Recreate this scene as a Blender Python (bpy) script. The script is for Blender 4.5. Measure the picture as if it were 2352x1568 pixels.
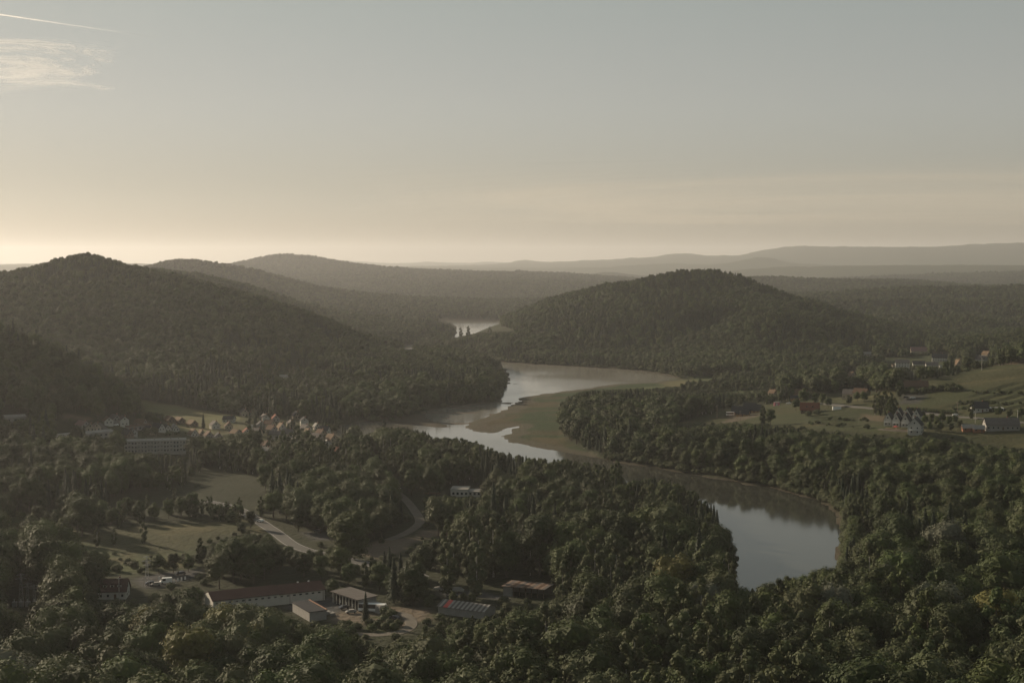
import bpy, math, random
import numpy as np

for _o in list(bpy.data.objects):
    bpy.data.objects.remove(_o)
S = bpy.context.scene
C = S.collection
R = math.radians

# ------------------------------------------------------------------ camera
CAM_Z = 140.0
F = 3231.0                      # focal length in the units of a 2352 px wide picture
PITCH = math.atan((784 - 600) / F)
cam_d = bpy.data.cameras.new('camera')
cam = bpy.data.objects.new('camera', cam_d)
C.objects.link(cam)
cam.location = (0, 0, CAM_Z)
cam.rotation_euler = (math.pi / 2 - PITCH, 0, 0)
cam_d.sensor_width = 36
cam_d.lens = 36 * F / 2352
cam_d.clip_start = 1.0
cam_d.clip_end = 300000
S.camera = cam

# ------------------------------------------------------------------ light
SUN_AZ = R(50)                  # left of the view direction
SUN_EL = R(19)
sun_dir = (-math.sin(SUN_AZ) * math.cos(SUN_EL), math.cos(SUN_AZ) * math.cos(SUN_EL), math.sin(SUN_EL))
world = bpy.data.worlds.new('World')
S.world = world
world.use_nodes = True
wn, wl = world.node_tree.nodes, world.node_tree.links
wn.clear()
sky = wn.new('ShaderNodeTexSky')
sky.sky_type = 'NISHITA'
sky.sun_disc = False
sky.sun_elevation = SUN_EL
sky.sun_rotation = -SUN_AZ
sky.altitude = 500
sky.air_density = 1.0
sky.dust_density = 0.7
sky.ozone_density = 1.0
hs = wn.new('ShaderNodeHueSaturation')
hs.inputs['Saturation'].default_value = 0.68
tint = wn.new('ShaderNodeMix'); tint.data_type = 'RGBA'; tint.blend_type = 'MULTIPLY'
tint.inputs[0].default_value = 1.0
wtc = wn.new('ShaderNodeTexCoord'); wsx = wn.new('ShaderNodeSeparateXYZ')
wl.new(wtc.outputs['Generated'], wsx.inputs[0])
wr = wn.new('ShaderNodeValToRGB')       # dust near the horizon: warmer low down, greener grey higher up, all the way round
wr.color_ramp.interpolation = 'EASE'
wr.color_ramp.elements[0].position = 0.0; wr.color_ramp.elements[0].color = (0.70, 0.61, 0.50, 1)
wr.color_ramp.elements[1].position = 0.22; wr.color_ramp.elements[1].color = (1.01, 1.01, 0.885, 1)
for p_, c_ in ((0.045, (0.95, 0.88, 0.77, 1)), (0.11, (1.08, 1.02, 0.92, 1))):
    e_ = wr.color_ramp.elements.new(p_); e_.color = c_
wl.new(wsx.outputs['Z'], wr.inputs[0]); wl.new(wr.outputs[0], tint.inputs[7])
bg = wn.new('ShaderNodeBackground')
bg.inputs['Strength'].default_value = 0.136
wo = wn.new('ShaderNodeOutputWorld')
gam = wn.new('ShaderNodeGamma'); gam.inputs['Gamma'].default_value = 0.45   # a hazy sky: less contrast between the sun's side and the rest
wl.new(sky.outputs[0], gam.inputs['Color'])
wl.new(gam.outputs[0], hs.inputs['Color'])
wl.new(hs.outputs[0], tint.inputs[6])
wl.new(tint.outputs[2], bg.inputs['Color'])
wl.new(bg.outputs[0], wo.inputs['Surface'])

from mathutils import Vector
sl = bpy.data.lights.new('sun', 'SUN')
sl.energy = 5.0
sl.angle = R(0.6)
sl.color = (1.0, 0.82, 0.60)
sun = bpy.data.objects.new('sun', sl)
C.objects.link(sun)
sun.rotation_euler = Vector(sun_dir).to_track_quat('Z', 'Y').to_euler()

S.view_settings.view_transform = 'Standard'
S.view_settings.look = 'None'
S.view_settings.exposure = 0.4
S.view_settings.gamma = 1.0
S.view_settings.use_curve_mapping = False
cy = S.cycles
cy.max_bounces = 6
cy.diffuse_bounces = 2
cy.glossy_bounces = 2
cy.transmission_bounces = 2
cy.volume_bounces = 1
cy.transparent_max_bounces = 8
cy.caustics_reflective = False
cy.caustics_refractive = False
cy.sample_clamp_indirect = 4
cy.use_denoising = True
cy.use_adaptive_sampling = True
cy.adaptive_threshold = 0.02

HAZE_DENSITY = 0.000043
HAZE_TOP = 430.0

# ------------------------------------------------------------------ helpers
rng = np.random.default_rng(11)
random.seed(5)
cp, sp = math.cos(PITCH), math.sin(PITCH)


def ray(px, py):
    rx = (np.asarray(px, float) - 1176) / F
    up = -(np.asarray(py, float) - 784) / F
    return rx, cp + up * sp, -sp + up * cp


def on_plane(px, py, z=0.0):
    dx, dy, dz = ray(px, py)
    t = (z - CAM_Z) / dz
    return dx * t, dy * t


def at_depth(px, py, d):
    dx, dy, dz = ray(px, py)
    t = d / dy
    return dx * t, d, CAM_Z + dz * t


def project(x, y, z):
    zc = z - CAM_Z
    depth = y * cp - zc * sp
    depth = np.where(depth < 1, 1, depth)
    up = (y * sp + zc * cp) / depth
    return 1176 + F * x / depth, 784 - F * up


def hash2(ix, iy, seed):
    h = (ix.astype(np.int64) * 374761393 + iy.astype(np.int64) * 668265263 + seed * 982451653) & 0xFFFFFFFF
    h = ((h ^ (h >> 13)) * 1274126177) & 0xFFFFFFFF
    h = h ^ (h >> 16)
    return (h & 0xFFFFFF) / float(0xFFFFFF)


def vnoise(x, y, seed=0):
    ix, iy = np.floor(x), np.floor(y)
    fx, fy = x - ix, y - iy
    fx = fx * fx * (3 - 2 * fx)
    fy = fy * fy * (3 - 2 * fy)
    a = hash2(ix, iy, seed); b = hash2(ix + 1, iy, seed)
    c = hash2(ix, iy + 1, seed); d = hash2(ix + 1, iy + 1, seed)
    return (a * (1 - fx) + b * fx) * (1 - fy) + (c * (1 - fx) + d * fx) * fy


def fbm(x, y, seed=0, octv=4):
    s, a, t = 0, 1.0, 0
    for k in range(octv):
        s = s + a * (vnoise(x, y, seed + k * 17) - 0.5)
        t += a * 0.5
        x, y, a = x * 2.03 + 11.3, y * 2.03 - 7.7, a * 0.5
    return s / t


def in_poly(x, y, poly):
    x = np.asarray(x, float); y = np.asarray(y, float)
    out = np.zeros(x.shape, bool)
    P = np.asarray(poly, float)
    x0, y0 = P[:, 0].min(), P[:, 1].min()
    x1, y1 = P[:, 0].max(), P[:, 1].max()
    m = (x >= x0) & (x <= x1) & (y >= y0) & (y <= y1)
    if not m.any():
        return out
    xm, ym = x[m], y[m]
    r = np.zeros(xm.shape, bool)
    n = len(P)
    for i in range(n):
        ax, ay = P[i]; bx, by = P[(i + 1) % n]
        if ay == by:
            continue
        c = ((ay > ym) != (by > ym)) & (xm < (bx - ax) * (ym - ay) / (by - ay) + ax)
        r ^= c
    out[m] = r
    return out


def dist_poly(x, y, poly, closed=True):
    P = np.asarray(poly, float)
    d = np.full(x.shape, 1e9)
    n = len(P)
    for i in range(n if closed else n - 1):
        a, b = P[i], P[(i + 1) % n]
        ab = b - a
        L = max((ab ** 2).sum(), 1e-9)
        t = np.clip(((x - a[0]) * ab[0] + (y - a[1]) * ab[1]) / L, 0, 1)
        d = np.minimum(d, np.hypot(x - a[0] - t * ab[0], y - a[1] - t * ab[1]))
    return d


# ------------------------------------------------------------------ terrain control
CT = []          # (X, Y, z)


def spot(px, d, z):
    CT.append(((px - 1176) / F * d, d, z))


def ridge(pts, off, back=None, front=None, dmul=1.0):
    """pts: picture x, y and distance of points on a skyline; off: height of the trees on it."""
    seg = []
    for (a, b) in zip(pts[:-1], pts[1:]):
        n = max(1, int(abs(b[0] - a[0]) / 34))
        for k in range(n):
            t = k / n
            seg.append(tuple(a[i] * (1 - t) + b[i] * t for i in range(3)))
    seg.append(pts[-1])
    for px, py, d in seg:
        X, Y, Z = at_depth(px, py, d)
        z = Z - off
        CT.append((float(X), Y, float(z)))
        for bk in (back, front):
            if bk:
                k, dz = bk
                CT.append((float(X) * k, Y * k, max(float(z) + dz, 6.0)))


# near slope of the lookout
for px in (-700, -200, 300, 800, 1300, 1800, 2300, 2800):
    rt = 1.0 if px > 1500 else (0.4 if px > 1200 else 0.0)
    for d, z, e in ((60, 104, 0), (100, 92, 0), (150, 76, 0), (200, 56, 0), (250, 38, 0), (300, 23, 2), (350, 12, 4), (400, 6.5, 5), (450, 4, 5), (500, 2.5, 5)):
        spot(px, d, z + e * rt)
for px, d, z in [(-700, 620, 8), (-200, 600, 3), (100, 600, 2), (400, 600, 1.8), (700, 600, 1.6), (1000, 600, 1.6), (1300, 600, 1.8),
                 (-600, 800, 14), (-100, 800, 5), (200, 780, 3), (450, 800, 3), (700, 800, 2), (1000, 800, 2), (1300, 800, 2), (1500, 750, 1.6),
                 (800, 900, 2.5), (1100, 950, 1.6), (950, 1000, 1.6),
                 (2000, 600, 7), (2300, 600, 11), (2800, 600, 25), (1980, 700, 4), (2200, 700, 9), (2352, 700, 12), (2800, 750, 30),
                 (2000, 850, 6), (2200, 850, 12), (2352, 850, 16), (2800, 900, 34),
                 (-100, 960, 22), (50, 960, 15), (150, 990, 12), (250, 1010, 9), (350, 1020, 3.0), (430, 1040, 3.0), (450, 1100, 4), (600, 1100, 4), (750, 1080, 3),
                 (450, 1200, 6), (600, 1200, 4.5), (330, 1270, 15), (450, 1270, 9), (560, 1230, 5), (720, 1180, 2.5), (50, 900, 8), (250, 900, 5),
                 (200, 1400, 28), (330, 1380, 20), (500, 1350, 12), (650, 1330, 8), (800, 1300, 6), (900, 1300, 3), (0, 1330, 38),
                 (1000, 1370, 6), (1100, 1480, 6),
                 # marsh, meadow plateau, village road on the right
                 (1200, 1150, .7), (1250, 1200, .8), (1300, 1100, .8), (1250, 1300, .7), (1320, 1350, 1.0), (1450, 1250, 2), (1400, 1100, 2), (1500, 1050, 3), (1600, 980, 4),
                 (1500, 1400, 1.5), (1600, 1500, 1.5), (1500, 1560, 1.2), (1650, 1600, 2), (1700, 1500, 3), (1800, 1600, 4), (1900, 1560, 6), (2050, 1600, 11),
                 (1600, 1150, 6.5), (1700, 1130, 9.5), (1750, 1100, 13), (1850, 1050, 17), (1950, 1000, 20), (2090, 970, 23), (2250, 960, 24), (2352, 960, 26),
                 (1800, 920, 9), (1950, 900, 11), (1700, 1000, 6), (2100, 915, 15), (2300, 910, 19),
                 (1850, 1200, 18), (1950, 1200, 20), (1900, 1350, 17), (1780, 1300, 11), (1700, 1300, 8), (2000, 1320, 18), (2060, 1105, 22), (2200, 1040, 24), (2450, 960, 27),
                 (2050, 1750, 12), (2150, 1750, 15), (2250, 1700, 20), (2400, 1600, 30), (2100, 2000, 18), (2220, 1950, 24), (2000, 2050, 20), (2450, 1900, 50), (2450, 1250, 50), (2700, 1200, 60), (2200, 1430, 20),
                 (2000, 2500, 26), (2080, 2300, 22), (1960, 2000, 34), (1950, 1850, 16),
                 # right hill foot and behind
                 (1200, 1990, 3), (1320, 1930, 3), (1450, 1880, 4), (1560, 1800, 4), (1680, 1760, 8), (1800, 1740, 11), (1450, 2100, 45), (1620, 2080, 62), (1780, 2000, 55), (1300, 2200, 38),
                 (1300, 3200, 40), (1500, 3300, 50), (1700, 3500, 45), (1220, 3900, 16), (1150, 3900, 12), (1300, 4300, 20), (1000, 4300, 18), (1500, 4200, 40), (700, 5400, 30), (1100, 5200, 25), (1300, 5800, 40),
                 # left hills, feet
                 (700, 2250, 25), (820, 2260, 12), (500, 2250, 45), (920, 2420, 10), (1000, 2500, 6), (600, 3050, 35), (850, 3050, 18), (980, 3200, 10), (1060, 3400, 8), (1120, 3500, 6),
                 (-700, 1000, 60), (-700, 1500, 110), (-900, 1850, 110), (3000, 1400, 90), (3000, 2200, 90), (3000, 3500, 100), (-900, 3000, 60), (-500, 3500, 70), (0, 3300, 60),
                 (0, 7500, 60), (500, 9800, 60), (1000, 9800, 55), (1400, 9000, 70), (-900, 6000, 60), (-900, 10000, 90), (3000, 6500, 100),
                 (1100, 12500, 80), (1500, 12500, 95), (2000, 12800, 105), (2352, 12800, 105), (3000, 12800, 110), (600, 14500, 90), (200, 10000, 90),
                 (-900, 17000, 100), (3100, 17000, 180), (500, 16000, 110), (-900, 26000, 110), (0, 26000, 110), (1000, 26000, 115), (2000, 26000, 115), (3100, 26000, 115),
                 (1100, 2050, 5), (1060, 2480, 5)]:
    spot(px, d, z)
ridge([(-500, 760, 1950), (-250, 715, 1920), (-60, 665, 1880), (0, 645, 1870), (40, 630, 1860), (100, 605, 1850), (145, 588, 1850), (190, 573, 1850), (240, 583, 1850), (280, 598, 1850),
       (330, 610, 1845), (400, 622, 1840), (480, 642, 1830), (560, 662, 1820), (640, 690, 1810), (720, 715, 1800), (790, 745, 1790), (860, 780, 1780), (900, 795, 1775),
       (1000, 808, 1760), (1060, 815, 1750), (1110, 828, 1730), (1140, 840, 1700)], 12, back=(1.16, -55))
ridge([(-600, 700, 1150), (-300, 700, 1150), (-80, 740, 1140), (0, 762, 1130), (60, 780, 1120), (120, 805, 1110), (180, 830, 1110), (240, 865, 1110), (300, 905, 1120), (325, 928, 1130)], 14, back=(1.10, -18))
ridge([(200, 640, 4080), (354, 608, 4200), (384, 598.5, 4200), (427, 596, 4200), (484, 600, 4200), (534, 607, 4224), (584, 618, 4248), (650, 638, 4272), (717, 655, 4296), (784, 672, 4320), (828, 680, 4344),
       (868, 689, 4380), (934, 690, 4416), (991, 687, 4440), (1034, 690, 4440), (1074, 702, 4464), (1104, 709, 4500), (1141, 716, 4536)], 12, back=(1.12, -40))
ridge([(354, 618, 2500), (467, 629, 2550), (567, 653, 2600), (667, 689, 2650), (784, 722, 2700), (828, 722, 2700), (884, 732, 2700), (924, 737, 2700), (984, 734, 2680), (1034, 742, 2640)], 12, back=(1.08, -14))
ridge([(400, 640, 7559), (480, 622, 7559), (545, 606, 7559), (580, 597, 7559), (620, 587, 7559), (670, 583, 7559), (720, 588, 7629), (770, 600, 7629), (800, 607, 7699), (860, 618, 7699), (940, 625, 7699),
       (1020, 626, 7699), (1100, 628, 7699), (1170, 628, 7699), (1200, 620, 7699), (1230, 628, 7699), (1300, 628, 7699), (1380, 636, 7699), (1440, 640, 7699), (1500, 645, 7699), (1650, 650, 7699)],
      12, back=(1.14, -70))
ridge([(1150, 727, 3150), (1190, 707, 2900), (1250, 692, 2700), (1320, 675, 2550), (1400, 652, 2480), (1470, 642, 2450), (1530, 628, 2430), (1570, 622, 2400), (1620, 620, 2400), (1660, 624, 2400),
       (1700, 634, 2380), (1740, 650, 2360), (1765, 668, 2330), (1800, 680, 2300), (1850, 690, 2280), (1900, 705, 2250), (1950, 726, 2200)], 12, back=(1.15, -48))
ridge([(975, 795, 2180), (1000, 786, 2160), (1050, 775, 2140), (1100, 768, 2120), (1160, 765, 2110), (1220, 765, 2100)], 13, back=(1.05, -6), front=(.955, -8))
ridge([(2120, 720, 2700), (2186, 722, 2650), (2269, 729, 2500), (2322, 750, 2350), (2400, 770, 2200)], 12, back=(1.07, -12), front=(.94, -18))
ridge([(1950, 690, 3050), (2050, 688, 3100), (2150, 690, 3050), (2250, 688, 3000), (2352, 690, 3000), (2500, 690, 3000)], 12, back=(1.05, -10))
ridge([(1950, 668, 3700), (2069, 662, 3700), (2150, 660, 3700), (2250, 657, 3700), (2352, 654, 3700), (2600, 650, 3700)], 12, back=(1.08, -28))
ridge([(1640, 655, 5300), (1690, 641, 5300), (1725, 635, 5300), (1775, 634, 5300), (1855, 645, 5300), (1969, 639, 5250), (2069, 640, 5250), (2152, 649, 5200), (2202, 655, 5200), (2352, 660, 5200), (2600, 655, 5200)], 12, back=(1.1, -35))
ridge([(1400, 640, 9800), (1500, 632, 9800), (1650, 621, 9800), (1750, 612, 9800), (1850, 608, 9800), (2050, 606, 9800), (2200, 605, 9800), (2352, 608, 9800), (2700, 606, 9800)], 10, back=(1.12, -45))
ridge([(1000, 616, 16500), (1100, 609, 16500), (1160, 605, 16500), (1200, 594, 16500), (1240, 599, 16500), (1290, 605, 16500), (1340, 595, 16500), (1385, 599, 16500), (1450, 590, 16500), (1490, 592, 16500),
       (1530, 583, 16500), (1590, 580, 16500), (1620, 587, 16500), (1680, 596, 16500), (1720, 580, 16500), (1770, 570, 16500), (1830, 563, 16500), (1900, 565, 16500), (2000, 566, 16500),
       (2150, 566, 16500), (2220, 560, 16500), (2352, 556, 16500), (2700, 560, 16500)], 8, back=(1.12, -120))
ridge([(1480, 606, 12600), (1560, 603, 12600), (1640, 606, 12600), (1700, 597, 12600), (1740, 590, 12600), (1775, 592, 12600), (1810, 603, 12600), (1860, 607, 12600)], 5, back=(1.06, -60))
ridge([(500, 606, 21000), (784, 597, 21000), (868, 603, 21000), (928, 605, 21000), (984, 600, 21000), (1051, 605, 21000), (1118, 600, 21000), (1300, 604, 21000)], 5, back=(1.08, -60))
ridge([(-400, 606, 12500), (-100, 615, 12500), (0, 612, 12500), (60, 610, 12500), (110, 605, 12500), (140, 603, 12500), (220, 600, 12500), (350, 606, 12500)], 5, back=(1.1, -60))
ridge([(-400, 625, 5200), (-100, 630, 5200), (0, 632, 5200), (60, 636, 5200), (150, 640, 5200)], 12, back=(1.1, -20))
ridge([(1905, 712, 2230), (1925, 735, 2080), (1940, 765, 1970), (1952, 800, 1880)], 12)
ridge([(1420, 655, 2440), (1370, 680, 2330), (1320, 712, 2230), (1280, 742, 2150)], 12)
ridge([(1600, 640, 2330), (1610, 690, 2180), (1625, 740, 2060), (1650, 790, 1940)], 12)
ridge([(2225, 832, 1390), (2290, 808, 1400), (2352, 788, 1400), (2450, 770, 1400)], 14, back=(1.06, -8))
ridge([(2050, 905, 1170), (2112, 879, 1190), (2160, 869, 1200), (2200, 860, 1220), (2270, 842, 1240), (2352, 833, 1250), (2500, 822, 1250)], 0, back=(1.08, -9))

CT = np.array(CT)
cu = np.arctan2(CT[:, 0], CT[:, 1]); cv = np.log(np.hypot(CT[:, 0], CT[:, 1])); cz = CT[:, 2]
CC = 0.0045


def kern(du, dv):
    return np.sqrt(du * du + dv * dv + CC * CC)


A = kern(cu[:, None] - cu[None, :], cv[:, None] - cv[None, :])
A = A - np.eye(len(cu)) * 0.0003
n = len(cu)
M = np.zeros((n + 1, n + 1)); M[:n, :n] = A; M[:n, n] = 1; M[n, :n] = 1
W = np.linalg.lstsq(M, np.append(cz, 0), rcond=None)[0]

NA = 460
AZ = np.radians(np.linspace(-36, 30, NA))
RR = np.concatenate([np.geomspace(60, 440, 60, endpoint=False), np.geomspace(440, 2700, 500, endpoint=False), np.geomspace(2700, 27000, 170)])
NR = len(RR)
UU, VV = np.meshgrid(AZ, np.log(RR))        # rows r, cols az
Z = np.empty(UU.shape)
for i in range(0, NR, 20):
    du = UU[i:i + 20].reshape(-1, 1) - cu[None, :]
    dv = VV[i:i + 20].reshape(-1, 1) - cv[None, :]
    Z[i:i + 20] = (kern(du, dv) @ W[:n] + W[n]).reshape(UU[i:i + 20].shape)
GR = np.exp(VV)
GX, GY = GR * np.sin(UU), GR * np.cos(UU)
rel = np.clip((Z - 6) / 40, 0, 1)
far = np.clip((GR - 5500) / 2500, 0, 1)
Z += rel * (1 - far) * (6.5 * fbm(GX / 260, GY / 260, 3) + 2.0 * fbm(GX / 60, GY / 60, 9, 3))
Z += far * np.clip(Z / 60, 0, 1) * (5 * fbm(UU * 120, VV * 60, 31, 3) * GR / 9000 + 5.0 * (vnoise(UU * 1800, VV * 420, 5) - .5))
flat = 1 - np.clip((Z - 4) / 10, 0, 1)
Z += flat * 0.5 * fbm(GX / 35, GY / 35, 12, 3)
# terraces on the right meadow
TERR = [(1850, 960), (1985, 935), (2075, 945), (2140, 870), (2420, 800), (2420, 985), (2050, 990), (1900, 985)]

WATER = [(1161, 889), (1166, 865), (1160, 848), (1100, 836), (1020, 822), (950, 812), (890, 802), (880, 797), (928, 793), (1000, 780), (1046, 768), (1048, 752), (1036, 743), (985, 736),
         (1148, 736), (1151, 749), (1190, 760), (1240, 766), (1150, 771), (1061, 778), (990, 786), (952, 793), (952, 799), (1000, 804), (1080, 815), (1151, 831), (1218, 836), (1318, 841),
         (1401, 846), (1485, 852), (1528, 859), (1557, 867), (1538, 874), (1501, 879), (1418, 882), (1385, 886), (1318, 897), (1251, 904), (1201, 912), (1195, 922), (1168, 939),
         (1118, 956), (1084, 969), (1078, 982), (1095, 991), (1130, 995), (1160, 987), (1176, 977), (1190, 979), (1182, 988), (1152, 1006), (1170, 1015), (1218, 1022), (1251, 1029), (1318, 1042),
         (1385, 1055), (1431, 1062), (1500, 1072), (1569, 1086), (1669, 1100), (1719, 1112), (1769, 1117), (1819, 1133), (1869, 1145), (1902, 1162), (1932, 1185), (1937, 1205),
         (1931, 1232), (1934, 1262), (1934, 1310), (1928, 1352), (1860, 1390), (1780, 1400), (1700, 1395), (1676, 1370), (1682, 1310), (1684, 1272), (1666, 1245), (1646, 1215), (1618, 1180),
         (1580, 1150), (1540, 1132), (1490, 1122), (1440, 1122), (1400, 1108), (1350, 1088), (1300, 1080), (1218, 1072), (1140, 1057), (1080, 1037), (1040, 1024), (1000, 1022),
         (940, 1008), (880, 1004), (840, 1012), (790, 1008), (770, 990), (785, 975), (834, 968), (901, 970.5), (950, 975), (1000, 980.5), (1033, 981), (1005, 971), (980, 960), (969, 950),
         (971, 946), (1018, 936), (1084, 929), (1141, 926), (1151, 912)]
MUD = [[(971, 946), (1084, 929), (1150, 925), (1197, 916), (1168, 941), (1118, 957), (1084, 970), (1078, 984), (1040, 982), (1000, 968)],
       [(1040, 982), (1078, 982), (1095, 991), (1130, 995), (1158, 990), (1150, 1008), (1120, 1010), (1080, 1005), (1050, 992)],
       [(1160, 868), (1190, 867), (1204, 872), (1190, 880), (1163, 890), (1155, 889)],
       [(1201, 912), (1251, 903), (1330, 893), (1330, 897), (1251, 908), (1201, 920)]]
MARSH = [(1076, 984), (1084, 969), (1118, 956), (1168, 939), (1195, 922), (1201, 912), (1251, 904), (1318, 896), (1385, 886), (1450, 881), (1560, 872), (1640, 868), (1640, 880), (1500, 900), (1345, 905),
         (1300, 935), (1290, 970), (1290, 1010), (1400, 1060), (1385, 1055), (1318, 1042), (1251, 1029), (1170, 1016), (1150, 1006), (1180, 985), (1130, 996), (1095, 992)]


def wpoly(P, z=0.0):
    P = np.array(P, float)
    x, y = on_plane(P[:, 0], P[:, 1], z)
    return np.stack([x, y], 1)


WP = wpoly(WATER)
wob = np.concatenate([fbm(GX.ravel() / 22, GY.ravel() / 22, 71, 3)[None], fbm(GX.ravel() / 22, GY.ravel() / 22, 83, 3)[None]]).reshape((2,) + GX.shape)
WX, WY = GX + wob[0] * 5, GY + wob[1] * 7
near = GR < 4000
inw = np.zeros(Z.shape, bool)
dw = np.full(Z.shape, 1e6)
inw[near] = in_poly(WX[near], WY[near], WP)
dw[near] = dist_poly(WX[near], WY[near], WP)
land = np.maximum(np.minimum(Z, 0.25 + 0.14 * dw + 0.007 * np.minimum(dw, 500) ** 2), np.clip(0.25 + 0.05 * dw, 0, 1.6))
mar = np.zeros(Z.shape, bool); mar[near] = in_poly(GX[near], GY[near], wpoly(MARSH))
land = np.where(mar, np.minimum(land, 0.25 + 0.010 * dw + .12 * fbm(GX / 14, GY / 14, 44, 3)), land)
deep = -np.minimum(0.05 + 0.06 * dw, 3.0)
mud = np.zeros(Z.shape, bool)
for m in MUD:
    mud[near] |= in_poly(GX[near] + wob[0][near] * 6, GY[near] + wob[1][near] * 12, wpoly(m))
mudz = 0.10 * fbm(GX / 34 + GY / 60, GY / 22, 60, 5) - 0.035
Z = np.where(inw, np.where(mud, mudz, deep), land)
ISW = inw


TERRW = None


def terrain(x, y):
    x = np.asarray(x, float); y = np.asarray(y, float)
    a = np.arctan2(x, y); r = np.hypot(x, y)
    fi = np.clip((a - AZ[0]) / (AZ[1] - AZ[0]), 0, NA - 1.001)
    fj = np.clip(np.interp(r, RR, np.arange(NR)), 0, NR - 1.001)
    i = fi.astype(int); j = fj.astype(int); s = fi - i; t = fj - j
    return (Z[j, i] * (1 - s) + Z[j, i + 1] * s) * (1 - t) + (Z[j + 1, i] * (1 - s) + Z[j + 1, i + 1] * s) * t


_tt = np.geomspace(280, 9000, 3000)


def hit(px, py):
    """point of the ground seen at a place of the picture"""
    dx, dy, dz = ray(px, py)
    k = _tt / math.hypot(dx, dy)
    h = CAM_Z + dz * k - terrain(dx * k, dy * k)
    w = np.nonzero(h < 0)[0]
    i = w[0] if len(w) else len(_tt) - 1
    t0, t1 = k[i - 1], k[i]
    f = h[i - 1] / (h[i - 1] - h[i] + 1e-9)
    t = t0 + (t1 - t0) * f
    x, y = float(dx * t), float(dy * t)
    return x, y, float(terrain(x, y))


# terraces cut into the right meadow
_tp = np.array([hit(a, b)[:2] for a, b in [(1850, 958), (1900, 950), (1985, 955), (2000, 990), (1950, 985), (1870, 978)]])
_tq = np.array([hit(a, b)[:2] for a, b in [(2150, 940), (2225, 905), (2290, 880), (2420, 868), (2420, 950), (2250, 946)]])
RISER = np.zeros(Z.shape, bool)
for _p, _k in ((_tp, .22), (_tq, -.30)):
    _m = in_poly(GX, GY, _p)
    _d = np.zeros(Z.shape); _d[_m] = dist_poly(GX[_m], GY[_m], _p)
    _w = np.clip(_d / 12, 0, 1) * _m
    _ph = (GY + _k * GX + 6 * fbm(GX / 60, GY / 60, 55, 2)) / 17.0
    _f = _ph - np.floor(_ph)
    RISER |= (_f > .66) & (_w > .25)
    Z += _w * 2.2 * (np.clip((_f - .72) / .28, 0, 1) - _f)

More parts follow.
